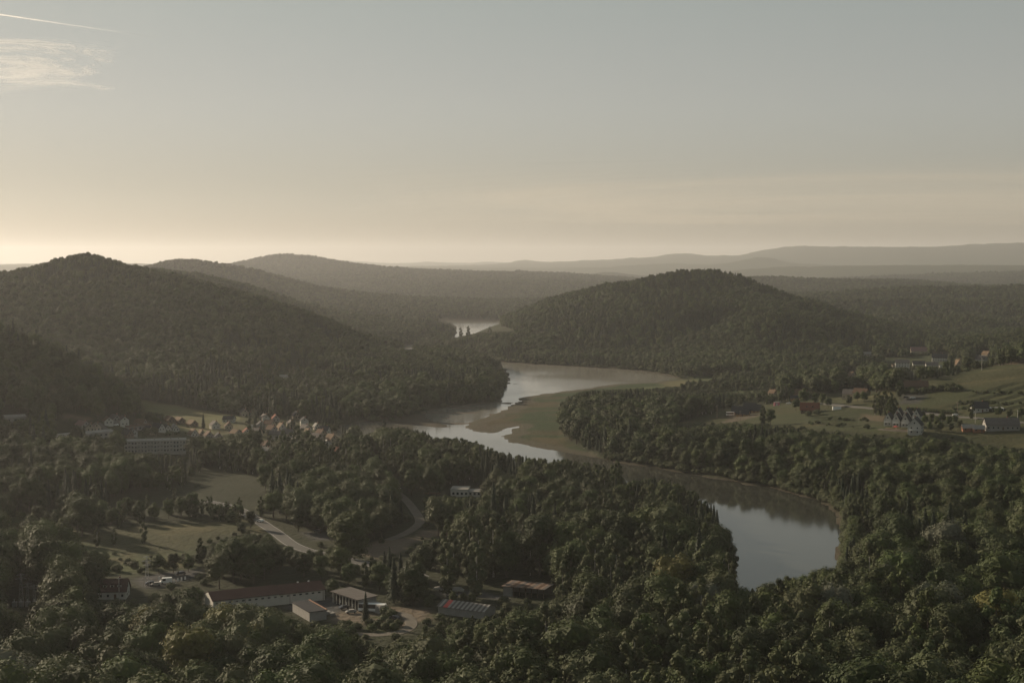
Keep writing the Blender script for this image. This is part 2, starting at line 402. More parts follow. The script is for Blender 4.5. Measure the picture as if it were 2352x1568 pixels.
# ------------------------------------------------------------------ materials
def mat(name, col, rough=0.85, noise=None, metal=0.0, spec=0.3, bump=None, trans=0.0, vary=0.0, attr=None):
    """noise=(scale, amount, second colour); bump=(scale, strength)"""
    m = bpy.data.materials.new(name)
    m.use_nodes = True
    nt = m.node_tree; N, L = nt.nodes, nt.links
    b = N['Principled BSDF']
    b.inputs['Roughness'].default_value = rough
    b.inputs['Metallic'].default_value = metal
    b.inputs['Specular IOR Level'].default_value = spec
    geo = N.new('ShaderNodeNewGeometry')
    out = None
    if attr:
        a = N.new('ShaderNodeAttribute'); a.attribute_name = attr
        out = a.outputs['Color']
    else:
        rgb = N.new('ShaderNodeRGB'); rgb.outputs[0].default_value = (*col, 1)
        out = rgb.outputs[0]
    if noise:
        for sc, am, c2 in (noise if isinstance(noise, list) else [noise]):
            t = N.new('ShaderNodeTexNoise'); t.inputs['Scale'].default_value = sc; t.inputs['Detail'].default_value = 5
            t.inputs['Roughness'].default_value = 0.65
            L.new(geo.outputs['Position'], t.inputs['Vector'])
            rmp = N.new('ShaderNodeMapRange'); rmp.inputs[1].default_value = 0.38; rmp.inputs[2].default_value = 0.62
            rmp.inputs[3].default_value = 0; rmp.inputs[4].default_value = am
            L.new(t.outputs[0], rmp.inputs[0])
            mx = N.new('ShaderNodeMix'); mx.data_type = 'RGBA'
            L.new(rmp.outputs[0], mx.inputs[0]); L.new(out, mx.inputs[6])
            if isinstance(c2, float):
                mm = N.new('ShaderNodeMix'); mm.data_type = 'RGBA'; mm.blend_type = 'MULTIPLY'; mm.inputs[0].default_value = 1
                mm.inputs[7].default_value = (c2, c2, c2 * .95, 1)
                L.new(out, mm.inputs[6]); L.new(mm.outputs[2], mx.inputs[7])
            else:
                mx.inputs[7].default_value = (*c2, 1)
            out = mx.outputs[2]
    if vary:
        oi = N.new('ShaderNodeObjectInfo')
        mr = N.new('ShaderNodeMapRange'); mr.inputs[3].default_value = 1 - vary; mr.inputs[4].default_value = 1 + vary
        L.new(oi.outputs['Random'], mr.inputs[0])
        hsv = N.new('ShaderNodeHueSaturation')
        L.new(mr.outputs[0], hsv.inputs['Value']); L.new(out, hsv.inputs['Color'])
        mt = N.new('ShaderNodeMath'); mt.operation = 'MULTIPLY'; mt.inputs[1].default_value = 7.13
        fr = N.new('ShaderNodeMath'); fr.operation = 'FRACT'
        L.new(oi.outputs['Random'], mt.inputs[0]); L.new(mt.outputs[0], fr.inputs[0])
        mh = N.new('ShaderNodeMapRange'); mh.inputs[3].default_value = 0.484; mh.inputs[4].default_value = 0.514
        L.new(fr.outputs[0], mh.inputs[0]); L.new(mh.outputs[0], hsv.inputs['Hue'])
        out = hsv.outputs[0]
    L.new(out, b.inputs['Base Color'])
    if bump:
        t = N.new('ShaderNodeTexNoise'); t.inputs['Scale'].default_value = bump[0]; t.inputs['Detail'].default_value = 4
        L.new(geo.outputs['Position'], t.inputs['Vector'])
        bp = N.new('ShaderNodeBump'); bp.inputs['Strength'].default_value = bump[1]; bp.inputs['Distance'].default_value = bump[2]
        L.new(t.outputs[0], bp.inputs['Height']); L.new(bp.outputs[0], b.inputs['Normal'])
    if trans:
        tr = N.new('ShaderNodeBsdfTranslucent')
        hsv2 = N.new('ShaderNodeHueSaturation'); hsv2.inputs['Value'].default_value = 1.25
        hsv2.inputs['Hue'].default_value = 0.485
        L.new(out, hsv2.inputs['Color']); L.new(hsv2.outputs[0], tr.inputs['Color'])
        ms = N.new('ShaderNodeMixShader'); ms.inputs[0].default_value = trans
        L.new(b.outputs[0], ms.inputs[1]); L.new(tr.outputs[0], ms.inputs[2])
        L.new(ms.outputs[0], N['Material Output'].inputs['Surface'])
    return m


def mesh_obj(name, verts, faces, mats=(), parent=None, smooth=False, midx=None):
    me = bpy.data.meshes.new(name)
    me.from_pydata([tuple(v) for v in verts], [], [tuple(f) for f in faces])
    for m in (mats if isinstance(mats, (list, tuple)) else [mats]):
        me.materials.append(m)
    if midx is not None:
        me.polygons.foreach_set('material_index', midx)
    if smooth:
        me.polygons.foreach_set('use_smooth', [True] * len(me.polygons))
    me.update()
    o = bpy.data.objects.new(name, me)
    C.objects.link(o)
    if parent:
        o.parent = parent
    return o


def tag(o, label=None, cat=None, group=None, kind=None):
    if label: o['label'] = label
    if cat: o['category'] = cat
    if group: o['group'] = group
    if kind: o['kind'] = kind
    return o


# ------------------------------------------------------------------ colours of the ground
px_all, py_all = project(GX, GY, Z)


def hpoly(P):
    return np.array([hit(a, b)[:2] for a, b in P])


FLOOR = np.array((0.028, 0.032, 0.016)); GRASS = np.array((0.062, 0.063, 0.029)); DRY = np.array((0.13, 0.112, 0.055))
DIRT = np.array((0.13, 0.105, 0.08)); ASPH = np.array((0.06, 0.06, 0.062)); MUDC = np.array((0.075, 0.062, 0.045))
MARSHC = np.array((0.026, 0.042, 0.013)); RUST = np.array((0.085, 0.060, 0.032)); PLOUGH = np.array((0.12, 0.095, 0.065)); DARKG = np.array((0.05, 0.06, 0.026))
COL = np.tile(FLOOR, Z.shape + (1,)).astype(float)


def paint(P, c, soft=6.0, amt=1.0, world=None, wobble=4.0):
    P = hpoly(P) if world is None else world
    x, y = GX + wob[0] * wobble, GY + wob[1] * wobble
    mx0, my0 = P.min(0) - 60; mx1, my1 = P.max(0) + 60
    m = (GX > mx0) & (GX < mx1) & (GY > my0) & (GY < my1)
    ins = in_poly(x[m], y[m], P)
    d = dist_poly(x[m], y[m], P)
    a = np.where(ins, np.clip(0.5 + d / soft, 0, 1), np.clip(0.5 - d / soft, 0, 1)) * amt
    COL[m] = COL[m] * (1 - a[:, None]) + np.array(c) * a[:, None]


def mottled(P, c, scale, thr=0.0, seed=1, amt=1.0, sx=1.0):
    P = hpoly(P)
    ins = in_poly(GX, GY, P)
    a = np.clip((fbm(GX / (scale * sx), GY / scale, seed, 4) - thr) * 3.5, 0, 1) * ins * amt
    COL[:] = COL * (1 - a[..., None]) + np.array(c) * a[..., None]


# places seen between the trees (in the picture's own units)
V_BEND = [(1431, 1062), (1500, 1072), (1569, 1086), (1669, 1100), (1719, 1112), (1769, 1117), (1819, 1133), (1869, 1145), (1902, 1162), (1932, 1185), (1935, 1205), (1929, 1232), (1922, 1258),
          (1912, 1298), (1870, 1298), (1830, 1310), (1780, 1322), (1720, 1342), (1695, 1350), (1702, 1292), (1699, 1252), (1683, 1225), (1669, 1192), (1649, 1155), (1602, 1128), (1569, 1107),
          (1530, 1099), (1500, 1095), (1440, 1102), (1431, 1080)]
V_LAKE = [(820, 970), (834, 968), (901, 970), (971, 946), (1018, 936), (1084, 929), (1141, 926), (1151, 912), (1161, 889), (1166, 865), (1151, 832), (1218, 836), (1318, 841), (1401, 846),
          (1485, 852), (1528, 859), (1560, 866), (1560, 885), (1480, 890), (1400, 893), (1331, 896), (1285, 919), (1278, 939), (1251, 952), (1228, 969), (1228, 989), (1251, 999),
          (1301, 1002), (1311, 1019), (1345, 1036), (1368, 1052), (1390, 1058), (1335, 1056), (1300, 1050), (1218, 1046), (1151, 1032), (1110, 1013), (1060, 999), (1000, 1003), (985, 988), (950, 982),
          (880, 974), (845, 988), (836, 995)]
V_FAR = [(998, 736), (1148, 737), (1151, 749), (1184, 759), (1165, 762), (1100, 764), (1061, 773), (1030, 780), (1051, 766), (1046, 752), (1035, 742), (998, 738)]
V_FAR2 = [(926, 796), (948, 794), (948, 803), (935, 803)]
V_FIELD = [(315, 918), (401, 929), (449, 940), (498, 947), (564, 958), (564, 985), (510, 1000), (464, 1001), (425, 991), (386, 984), (384, 957), (330, 945), (322, 930)]
V_MEADOW = [(1550, 971), (1627, 954), (1660, 943), (1691, 939), (1733, 932), (1781, 927), (1840, 921), (1900, 905), (2000, 897), (2090, 925), (2076, 905), (2112, 880), (2200, 861), (2270, 843),
            (2352, 834), (2420, 830), (2420, 1035), (2352, 1029), (2202, 1012), (2186, 1002), (2059, 1001), (1996, 996), (1902, 989), (1802, 979), (1746, 972), (1678, 971), (1574, 978)]
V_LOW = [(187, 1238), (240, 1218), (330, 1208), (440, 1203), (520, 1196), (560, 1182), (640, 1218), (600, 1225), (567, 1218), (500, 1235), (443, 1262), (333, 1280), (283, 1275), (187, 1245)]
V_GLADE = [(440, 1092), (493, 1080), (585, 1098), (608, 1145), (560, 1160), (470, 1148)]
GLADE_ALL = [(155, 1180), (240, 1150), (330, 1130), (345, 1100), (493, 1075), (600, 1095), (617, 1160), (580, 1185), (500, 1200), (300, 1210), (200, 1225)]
V_ROAD = [(558, 1170), (580, 1172), (640, 1212), (700, 1226), (745, 1226), (760, 1240), (700, 1262), (660, 1250), (630, 1225)]
V_DIRT = [(828, 1252), (884, 1237), (944, 1232), (971, 1217), (1034, 1217), (1031, 1227), (964, 1235), (938, 1252), (918, 1272), (878, 1285), (838, 1275)]
V_ROAD2 = [(914, 1130), (924, 1130), (950, 1155), (972, 1185), (966, 1205), (945, 1212), (956, 1185), (935, 1158)]
V_ROAD3 = [(775, 1274), (831, 1290), (831, 1296), (775, 1280)]
V_ROAD4 = [(914, 1290), (927, 1293), (927, 1308), (914, 1308)]
V_YARD = [(500, 1372), (643, 1345), (721, 1340), (760, 1333), (800, 1340), (880, 1368), (900, 1392), (1000, 1395), (1000, 1425), (960, 1430), (940, 1455), (850, 1462), (830, 1440), (750, 1425),
          (705, 1424), (690, 1398), (650, 1386), (600, 1384), (560, 1380)]
V_BOATS = [(1003, 1345), (1060, 1347), (1150, 1336), (1190, 1330), (1270, 1342), (1270, 1358), (1240, 1368), (1170, 1378), (1060, 1370), (1000, 1365)]
V_STRIPE = [(999, 1370), (1012, 1370), (1132, 1386), (1140, 1402), (1100, 1406), (1012, 1394)]
V_HOUSE = [(228, 1350), (242, 1335), (286, 1332), (301, 1328), (351, 1318), (409, 1305), (440, 1300), (475, 1298), (474, 1325), (439, 1336), (373, 1352), (340, 1380), (300, 1378), (276, 1376), (231, 1376)]
V_SUB = [(20, 1388), (35, 1358), (60, 1345), (86, 1368), (80, 1396)]
V_BLOCK = [(283, 1008), (430, 1010), (430, 1042), (285, 1036)]
V_RUIN = [(975, 1130), (1035, 1122), (1075, 1118), (1102, 1126), (1102, 1137), (1035, 1136), (975, 1138)]
V_DAM = [(1590, 1350), (1655, 1354), (1655, 1360), (1590, 1357)]
V_STRIP = [(133, 948), (203, 957), (197, 963), (145, 960)]
SCRUB_LOW = [(0, 1180), (155, 1180), (187, 1245), (283, 1275), (443, 1265), (443, 1300), (300, 1320), (0, 1300)]
V_WET = [(1480, 886), (1560, 878), (1640, 868), (1760, 875), (1790, 890), (1700, 903), (1500, 903)]
WETLAND = [(1560, 868), (1700, 860), (1800, 868), (1800, 893), (1700, 903), (1500, 903), (1400, 893), (1560, 885)]
VALLEY = [(1960, 862), (1995, 822), (2080, 805), (2180, 815), (2240, 838), (2220, 852), (2100, 864)]
SLOPE = [(560, 870), (640, 848), (780, 850), (760, 882), (690, 912), (600, 900)]
VILLAGE = [(240, 975), (400, 985), (470, 1000), (570, 955), (700, 965), (790, 985), (815, 1020), (800, 1040), (690, 1040), (560, 1035), (430, 1040), (240, 1040)]

paint(V_MEADOW, GRASS * .80, 8); paint(V_FIELD, GRASS * 1.9, 6); paint(V_LOW, GRASS * 0.8, 10); paint(GLADE_ALL, DARKG * .45, 14); paint(SCRUB_LOW, DARKG * 1.25, 14); paint(VILLAGE, GRASS * .8, 16)  # the glade is painted darker: shade is put into its ground colour
mottled(V_MEADOW, DRY * .8, 26, .05, 5, .6, 3.0); mottled(V_MEADOW, DARKG * .8, 30, .02, 6, .8, 3.0); mottled(V_MEADOW, DARKG * .6, 7, .22, 61, .8, 2.0); mottled(V_FIELD, DRY, 18, 0.0, 7, .6, 2.0); mottled(V_LOW, DRY * .8, 24, .05, 8, .6); mottled(VILLAGE, DARKG, 20, 0, 9, .7)
mottled(SCRUB_LOW, DRY * .7, 15, .1, 10, .7)
paint(None, MARSHC, 5, world=wpoly(MARSH)); paint(WETLAND, DARKG * 1.5, 15); paint(VALLEY, DARKG * .8, 20); paint(SLOPE, DARKG, 14, .8)
for P, c in (([(1090, 985), (1120, 960), (1200, 950), (1180, 975), (1130, 988)], RUST * .8), ([(1225, 1005), (1300, 1010), (1320, 1024), (1260, 1020), (1200, 1012)], RUST),
             ([(1210, 925), (1270, 922), (1280, 932), (1200, 938)], RUST * .85), ([(1500, 880), (1600, 872), (1630, 878), (1540, 892)], DRY)):
    paint(P, c, 12, .75, wobble=14)
mottled([(1076, 984), (1118, 956), (1195, 922), (1290, 905), (1340, 905), (1290, 1010), (1360, 1050), (1200, 1018)], RUST * .75, 18, .08, 14, .6, 2.5)
for P in (V_DIRT, [(900, 1392), (1000, 1398), (1000, 1425), (960, 1430), (940, 1452), (860, 1440), (850, 1408)], [(790, 1385), (830, 1405), (850, 1420), (830, 1435), (760, 1425), (745, 1410), (760, 1395)]):
    paint(P, DIRT, 5)
mottled([(850, 1400), (1000, 1398), (1000, 1425), (960, 1435), (940, 1460), (840, 1450)], DARKG, 9, .1, 21, .9)
for P in ([(640, 1395), (760, 1370), (790, 1375), (800, 1395), (730, 1410), (690, 1410)], [(301, 1333), (351, 1322), (409, 1312), (461, 1306), (474, 1322), (439, 1331), (373, 1348), (340, 1348)],
          [(1003, 1353), (1060, 1356), (1170, 1368), (1167, 1378), (1050, 1370), (1000, 1368)], [(690, 1222), (745, 1222), (790, 1232), (780, 1240), (720, 1240)], [(480, 1375), (548, 1398), (540, 1405), (470, 1390)]):
    paint(P, ASPH, 5)
paint(V_STRIP, PLOUGH, 5)
paint([(1440, 965), (1500, 957), (1500, 965), (1445, 975)], GRASS, 5)
# bare ground and terraces of the right meadow
for P, c in (([(1981, 950), (2060, 958), (2095, 952), (2120, 960), (2050, 972), (1985, 965)], PLOUGH * .9), ([(1905, 975), (1990, 976), (2050, 985), (2040, 993), (1930, 985)], DARKG),
             ([(2064, 905), (2112, 905), (2130, 910), (2110, 928), (2070, 925)], ASPH * .8), ([(2280, 838), (2352, 833), (2400, 832), (2352, 842)], PLOUGH),
             ([(2270, 895), (2352, 890), (2380, 905), (2352, 912), (2265, 905)], DARKG), ([(2240, 915), (2352, 918), (2352, 932), (2230, 930)], DARKG), ([(2200, 930), (2290, 935), (2270, 943), (2195, 940)], DARKG),
             ([(1850, 960), (1900, 955), (1990, 962), (1980, 970), (1860, 968)], DARKG), ([(1665, 955), (1720, 945), (1745, 955), (1700, 968), (1665, 970)], DIRT * .8)):
    paint(P, c, 5, .85, wobble=8)
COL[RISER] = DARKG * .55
# bare shores
shore = (~ISW) & (dw < 1.2 + 3 * wob[0]) & (GR < 2600)
mar_far = mar & (dw < 16 + 9 * wob[1])
sh = (shore & ~mar) | mar_far
COL[sh] = COL[sh] * .25 + MUDC * .75
COL[ISW & mud] = MUDC * 1.15
COL[ISW & ~mud] = MUDC * .7
paint([(834, 968), (901, 970), (950, 975), (1000, 980), (1033, 981), (1005, 971), (980, 960), (969, 950), (930, 955), (860, 960)], MUDC * .75, 6)
far_c = np.clip((GR - 4500) / 2000, 0, 1)[..., None]
farn = np.clip(fbm(UU * 55, VV * 40, 91, 4) * 3 + .25, 0, 1)[..., None]
COL[:] = COL * (1 - far_c) + (np.array((0.034, 0.042, 0.02)) * (1 - farn * .3) + np.array((0.05, 0.055, 0.025)) * farn * .3) * far_c
fieldfar = in_poly(px_all, py_all, [(2080, 628), (2352, 636), (2352, 648), (2150, 640)]) & (GR > 5300) & (GR < 8500) & (fbm(UU * 160, VV * 40, 7, 3) > .25)
COL[fieldfar] = DRY * .9

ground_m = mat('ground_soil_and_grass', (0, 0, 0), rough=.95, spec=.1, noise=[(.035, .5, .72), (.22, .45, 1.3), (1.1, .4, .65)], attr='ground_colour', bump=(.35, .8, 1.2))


def grid_mesh(name, j0, j1, m):
    rows = j1 - j0
    v = np.stack([GX[j0:j1], GY[j0:j1], Z[j0:j1]], -1).reshape(-1, 3)
    me = bpy.data.meshes.new(name)
    nf = (rows - 1) * (NA - 1)
    me.vertices.add(len(v)); me.vertices.foreach_set('co', v.ravel())
    jj, ii = np.meshgrid(np.arange(rows - 1), np.arange(NA - 1), indexing='ij')
    a = (jj * NA + ii).ravel()
    q = np.stack([a, a + 1, a + NA + 1, a + NA], 1)
    me.loops.add(nf * 4); me.loops.foreach_set('vertex_index', q.ravel())
    me.polygons.add(nf)
    me.polygons.foreach_set('loop_start', np.arange(nf) * 4)
    me.polygons.foreach_set('use_smooth', np.ones(nf, bool))
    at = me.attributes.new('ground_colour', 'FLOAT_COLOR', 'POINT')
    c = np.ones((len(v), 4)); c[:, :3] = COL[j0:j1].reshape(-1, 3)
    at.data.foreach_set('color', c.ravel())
    me.update(calc_edges=True); me.validate()
    me.materials.append(m)
    o = bpy.data.objects.new(name, me)
    C.objects.link(o)
    o['kind'] = 'structure'
    return o


JH = int(np.searchsorted(RR, 2700))
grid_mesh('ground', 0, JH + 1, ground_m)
JM = int(np.searchsorted(RR, 6500))
grid_mesh('hills', JH, JM + 1, ground_m)
grid_mesh('mountains', JM, NR, ground_m)
# the land outside the wedge that is modelled in detail, out to the horizon
base = mesh_obj('terrain', [(-27000, -2500, -5), (27000, -2500, -5), (27000, 28000, -5), (-27000, 28000, -5)], [(0, 1, 2, 3)], mat('land_far_away', (.034, .042, .02), .95, spec=.1))
base['kind'] = 'structure'

# ------------------------------------------------------------------ water
wm = bpy.data.materials.new('lake_water'); wm.use_nodes = True
N, L = wm.node_tree.nodes, wm.node_tree.links
b = N['Principled BSDF']

b.inputs['Roughness'].default_value = 0.06
b.inputs['IOR'].default_value = 1.333
b.inputs['Specular IOR Level'].default_value = 0.5
geo = N.new('ShaderNodeNewGeometry')
mp = N.new('ShaderNodeMapping'); mp.inputs['Scale'].default_value = (1, .6, 1)
L.new(geo.outputs['Position'], mp.inputs['Vector'])
t1 = N.new('ShaderNodeTexNoise'); t1.inputs['Scale'].default_value = .9; t1.inputs['Detail'].default_value = 3
t2 = N.new('ShaderNodeTexNoise'); t2.inputs['Scale'].default_value = .012; t2.inputs['Detail'].default_value = 3
L.new(mp.outputs[0], t1.inputs['Vector']); L.new(mp.outputs[0], t2.inputs['Vector'])
mr = N.new('ShaderNodeMapRange'); mr.inputs[1].default_value = .4; mr.inputs[2].default_value = .65; mr.inputs[3].default_value = .04; mr.inputs[4].default_value = .22
L.new(t2.outputs[0], mr.inputs[0])
bp = N.new('ShaderNodeBump'); bp.inputs['Distance'].default_value = .05
L.new(mr.outputs[0], bp.inputs['Strength']); L.new(t1.outputs[0], bp.inputs['Height']); L.new(bp.outputs[0], b.inputs['Normal'])
mr2 = N.new('ShaderNodeMapRange'); mr2.inputs[1].default_value = .4; mr2.inputs[2].default_value = .65; mr2.inputs[3].default_value = .0; mr2.inputs[4].default_value = .08
L.new(t2.outputs[0], mr2.inputs[0])
# the open lake is ruffled by the wind, the narrow bend lies calm
sx = N.new('ShaderNodeSeparateXYZ'); L.new(geo.outputs['Position'], sx.inputs[0])
mr3 = N.new('ShaderNodeMapRange'); mr3.inputs[1].default_value = 820; mr3.inputs[2].default_value = 1250; mr3.inputs[3].default_value = .04; mr3.inputs[4].default_value = .10
L.new(sx.outputs['Y'], mr3.inputs[0])
# dark in the bend; lake paler with silt and sky gleam put into the colour
mrc = N.new('ShaderNodeMapRange'); mrc.inputs[1].default_value = 900; mrc.inputs[2].default_value = 1350
L.new(sx.outputs['Y'], mrc.inputs[0])
mxc = N.new('ShaderNodeMix'); mxc.data_type = 'RGBA'; mxc.inputs[6].default_value = (.035, .036, .029, 1); mxc.inputs[7].default_value = (.19, .175, .145, 1)
L.new(mrc.outputs[0], mxc.inputs[0]); L.new(mxc.outputs[2], b.inputs['Base Color'])
adr = N.new('ShaderNodeMath'); adr.operation = 'ADD'; L.new(mr2.outputs[0], adr.inputs[0]); L.new(mr3.outputs[0], adr.inputs[1])
L.new(adr.outputs[0], b.inputs['Roughness'])
wv = [(-420, 480, 0), (420, 480, 0), (420, 3800, 0), (-420, 3800, 0)]
w = mesh_obj('water', wv, [(0, 1, 2, 3)], wm)
w['kind'] = 'structure'

# ------------------------------------------------------------------ clouds and vapour trail, high above the haze
def sky_point(px, py, alt):
    dx, dy, dz = ray(px, py)
    t = (alt - CAM_Z) / dz
    return Vector((float(dx * t), float(dy * t), alt))


def cloud_mat(name, scale, lo, hi, amount, seed, stretch, tone=(.97, .96, .95)):
    m = bpy.data.materials.new(name); m.use_nodes = True
    N, L = m.node_tree.nodes, m.node_tree.links
    N.remove(N['Principled BSDF'])
    tc = N.new('ShaderNodeTexCoord')
    mp = N.new('ShaderNodeMapping'); mp.inputs['Scale'].default_value = stretch; mp.inputs['Location'].default_value = (seed, seed * .7, 0); mp.inputs['Rotation'].default_value = (0, 0, .25)
    L.new(tc.outputs['Generated'], mp.inputs['Vector'])
    t = N.new('ShaderNodeTexNoise'); t.inputs['Scale'].default_value = scale; t.inputs['Detail'].default_value = 8; t.inputs['Roughness'].default_value = .62; t.inputs['Distortion'].default_value = .6
    L.new(mp.outputs[0], t.inputs['Vector'])
    a = N.new('ShaderNodeAttribute'); a.attribute_name = 'thick'
    ad = N.new('ShaderNodeMath'); ad.operation = 'ADD'; L.new(t.outputs[0], ad.inputs[0]); L.new(a.outputs['Fac'], ad.inputs[1])
    mr = N.new('ShaderNodeMapRange'); mr.interpolation_type = 'SMOOTHSTEP'
    mr.inputs[1].default_value = lo; mr.inputs[2].default_value = hi; mr.inputs[4].default_value = amount
    L.new(ad.outputs[0], mr.inputs[0])
    d = N.new('ShaderNodeBsdfDiffuse'); d.inputs[0].default_value = (.9, .9, .9, 1)
    tl = N.new('ShaderNodeBsdfTranslucent'); tl.inputs[0].default_value = (*tone, 1)
    m1 = N.new('ShaderNodeMixShader'); m1.inputs[0].default_value = .92; L.new(d.outputs[0], m1.inputs[1]); L.new(tl.outputs[0], m1.inputs[2])
    tr = N.new('ShaderNodeBsdfTransparent'); m2 = N.new('ShaderNodeMixShader')
    L.new(mr.outputs[0], m2.inputs[0]); L.new(tr.outputs[0], m2.inputs[1]); L.new(m1.outputs[0], m2.inputs[2])
    L.new(m2.outputs[0], N['Material Output'].inputs['Surface'])
    return m


def cloud(P, alt, thick, m, label, n=30):
    """a flat lens of ice cloud; P: its four corners in the picture, far left, far right, near right, near left"""
    c = [sky_point(px, py, alt) for px, py in P]
    V, Fc, T = [], [], []
    for side in (1,):
        for j in range(n + 1):
            for i in range(n + 1):
                u, v = i / n, j / n
                p = (c[0] * (1 - u) + c[1] * u) * (1 - v) + (c[3] * (1 - u) + c[2] * u) * v
                e = math.sin(math.pi * u) * math.sin(math.pi * v)
                h = thick * e * (1 if side else -.3)
                V.append((p.x, p.y, p.z + h)); T.append(.30 * e ** .5 - .24)
    k = (n + 1) ** 2
    for s in (0,):
        for j in range(n):
            for i in range(n):
                a = s * k + j * (n + 1) + i
                f = (a, a + 1, a + n + 2, a + n + 1)
                Fc.append(f if s == 0 else f[::-1])
    o = mesh_obj('cloud', V, Fc, m, smooth=True)
    at = o.data.attributes.new('thick', 'FLOAT', 'POINT'); at.data.foreach_set('value', T)
    tag(o, label, 'cloud', None, 'stuff')
    return o


cloud([(-330, 70), (285, 78), (270, 222), (-330, 225)], 5200, 260, cloud_mat('cloud_ice', 3.0, .38, .68, .72, 3.3, (1.3, 2.6, 1)), 'torn white wisp of cloud at the upper left under the vapour trail')
cloud([(760, 382), (3300, 330), (3300, 520), (760, 520)], 6500, 120, cloud_mat('cloud_veil', 2.2, .22, .72, .22, 8.1, (1, 1.2, 1), (.98, .84, .68)), 'barely visible warm veil of cloud low above the right horizon')
a_, b_ = sky_point(-150, 12, 9000), sky_point(560, 116, 9000)
V, Fc, T = [], [], []
NS, NQ = 60, 8
for i in range(NS + 1):
    t = i / NS
    c = a_ * (1 - t) + b_ * t
    dr = (b_ - a_).normalized(); s1 = dr.cross(Vector((0, 0, 1))).normalized(); s2 = dr.cross(s1)
    r = 34 * (1 - .45 * t) * (1 + .12 * math.sin(i * 1.9))
    for q in range(NQ):
        an = 2 * math.pi * q / NQ
        p = c + s1 * math.cos(an) * r + s2 * math.sin(an) * r
        V.append(tuple(p)); T.append(-.70 * t ** .8)
Fc = [(i * NQ + q, i * NQ + (q + 1) % NQ, (i + 1) * NQ + (q + 1) % NQ, (i + 1) * NQ + q) for i in range(NS) for q in range(NQ)]
o = mesh_obj('vapour_trail', V, Fc, cloud_mat('trail_ice', 9, .02, .50, .34, 1.1, (1, 1, 1)), smooth=True)
o.data.attributes.new('thick', 'FLOAT', 'POINT').data.foreach_set('value', T)
tag(o, 'thin white vapour trail slanting down across the upper left sky', 'vapour trail')

# ------------------------------------------------------------------ roads
ASPHALT = mat('asphalt_worn', (.085, .082, .076), .9, noise=[(.15, .5, .8), (1.5, .4, .8)])
GRAVEL = mat('gravel_track', (.12, .105, .085), .95, noise=[(.2, .6, .7), (2, .5, .75)])
WHITEP = mat('road_paint', (.35, .35, .33), .8)
ROADS = []


def road(name, P, w, m, label=None, lift=.10, ext=None):
    pts = hpoly(P)
    # smooth, then lay on the ground
    t = np.linspace(0, len(pts) - 1, (len(pts) - 1) * 10 + 1)
    x = np.interp(t, range(len(pts)), pts[:, 0]); y = np.interp(t, range(len(pts)), pts[:, 1])
    for _ in range(18):
        x[1:-1] = (x[:-2] + x[1:-1] * 2 + x[2:]) / 4; y[1:-1] = (y[:-2] + y[1:-1] * 2 + y[2:]) / 4
    tx_, ty_ = np.gradient(x), np.gradient(y); n_ = np.hypot(tx_, ty_) + 1e-9
    nx, ny = -ty_ / n_, tx_ / n_
    V = []
    offs = np.array((-w / 2 - .6, -w / 2, -w / 6, w / 6, w / 2, w / 2 + .6))
    for i in range(len(x)):
        zz = terrain(x[i] + nx[i] * offs, y[i] + ny[i] * offs).max() + lift
        for k, of in enumerate(offs):
            V.append((x[i] + nx[i] * of, y[i] + ny[i] * of, zz - (.9 if k in (0, 5) else 0)))
    Fc = [(i * 6 + k, i * 6 + k + 1, i * 6 + k + 7, i * 6 + k + 6) for i in range(len(x) - 1) for k in range(5)]
    Fc = [f[::-1] for f in Fc]
    o = mesh_obj(name, V, Fc, m)
    o['kind'] = 'structure'
    ROADS.append(dict(xy=list(zip(x.tolist(), y.tolist())), w=w))
    return o, x, y


rd, rx_, ry_ = road('road', [(470, 1150), (530, 1162), (560, 1174), (600, 1200), (635, 1222), (668, 1250), (710, 1266), (775, 1278), (831, 1293), (880, 1301), (922, 1304), (970, 1325)], 7.5, ASPHALT)
for sgn in (-1, 1):
    V, Fc = [], []
    tx_, ty_ = np.gradient(rx_), np.gradient(ry_); nn = np.hypot(tx_, ty_) + 1e-9
    for i in range(len(rx_)):
        zz = terrain(rx_[i], ry_[i]) + .45
        for of in (sgn * 3.2 - .09, sgn * 3.2 + .09):
            V.append((rx_[i] - ty_[i] / nn[i] * of, ry_[i] + tx_[i] / nn[i] * of, zz))
    ob = mesh_obj('edge_marking', V, [(2 * i, 2 * i + 2, 2 * i + 3, 2 * i + 1) for i in range(len(rx_) - 1)], WHITEP, rd)
    # keep the paint on the carriageway, wherever its crown lies
    for v in ob.data.vertices:
        k = int(np.argmin(np.hypot(rx_ - v.co.x, ry_ - v.co.y)))
        v.co.z = rd.data.vertices[k * 6 + 2].co.z + .012
road('forest_road', [(858, 1046), (862, 1060), (872, 1085), (893, 1114), (920, 1136), (944, 1160), (962, 1185), (966, 1200), (951, 1213), (925, 1228), (890, 1240)], 5, GRAVEL)
road('hillside_road', [(1880, 926), (1929, 931), (1981, 936), (2030, 941), (2076, 945), (2164, 953), (2241, 959.5), (2275, 964), (2326, 968), (2352, 971), (2430, 978)], 6.5, ASPHALT)
road('village_street', [(640, 985), (660, 996), (676, 1008), (689, 1021), (705, 1040)], 5, ASPHALT)
road('village_lane', [(225, 972), (240, 983), (262, 994), (290, 1003)], 5, ASPHALT)
road('dam_road', [(1560, 1354), (1590, 1356), (1655, 1359), (1700, 1366)], 5, ASPHALT, lift=.8)
road('yard_track', [(760, 1448), (820, 1456), (870, 1458), (930, 1452), (950, 1432), (930, 1408), (880, 1405)], 4.5, GRAVEL)
road('hill_track', [(2020, 986), (2060, 989), (2110, 993)], 3.5, GRAVEL)
road('slope_track', [(640, 918), (670, 900), (700, 885), (740, 872)], 3.5, GRAVEL)
road('valley_road', [(2060, 835), (2085, 848), (2105, 868)], 4, ASPHALT)

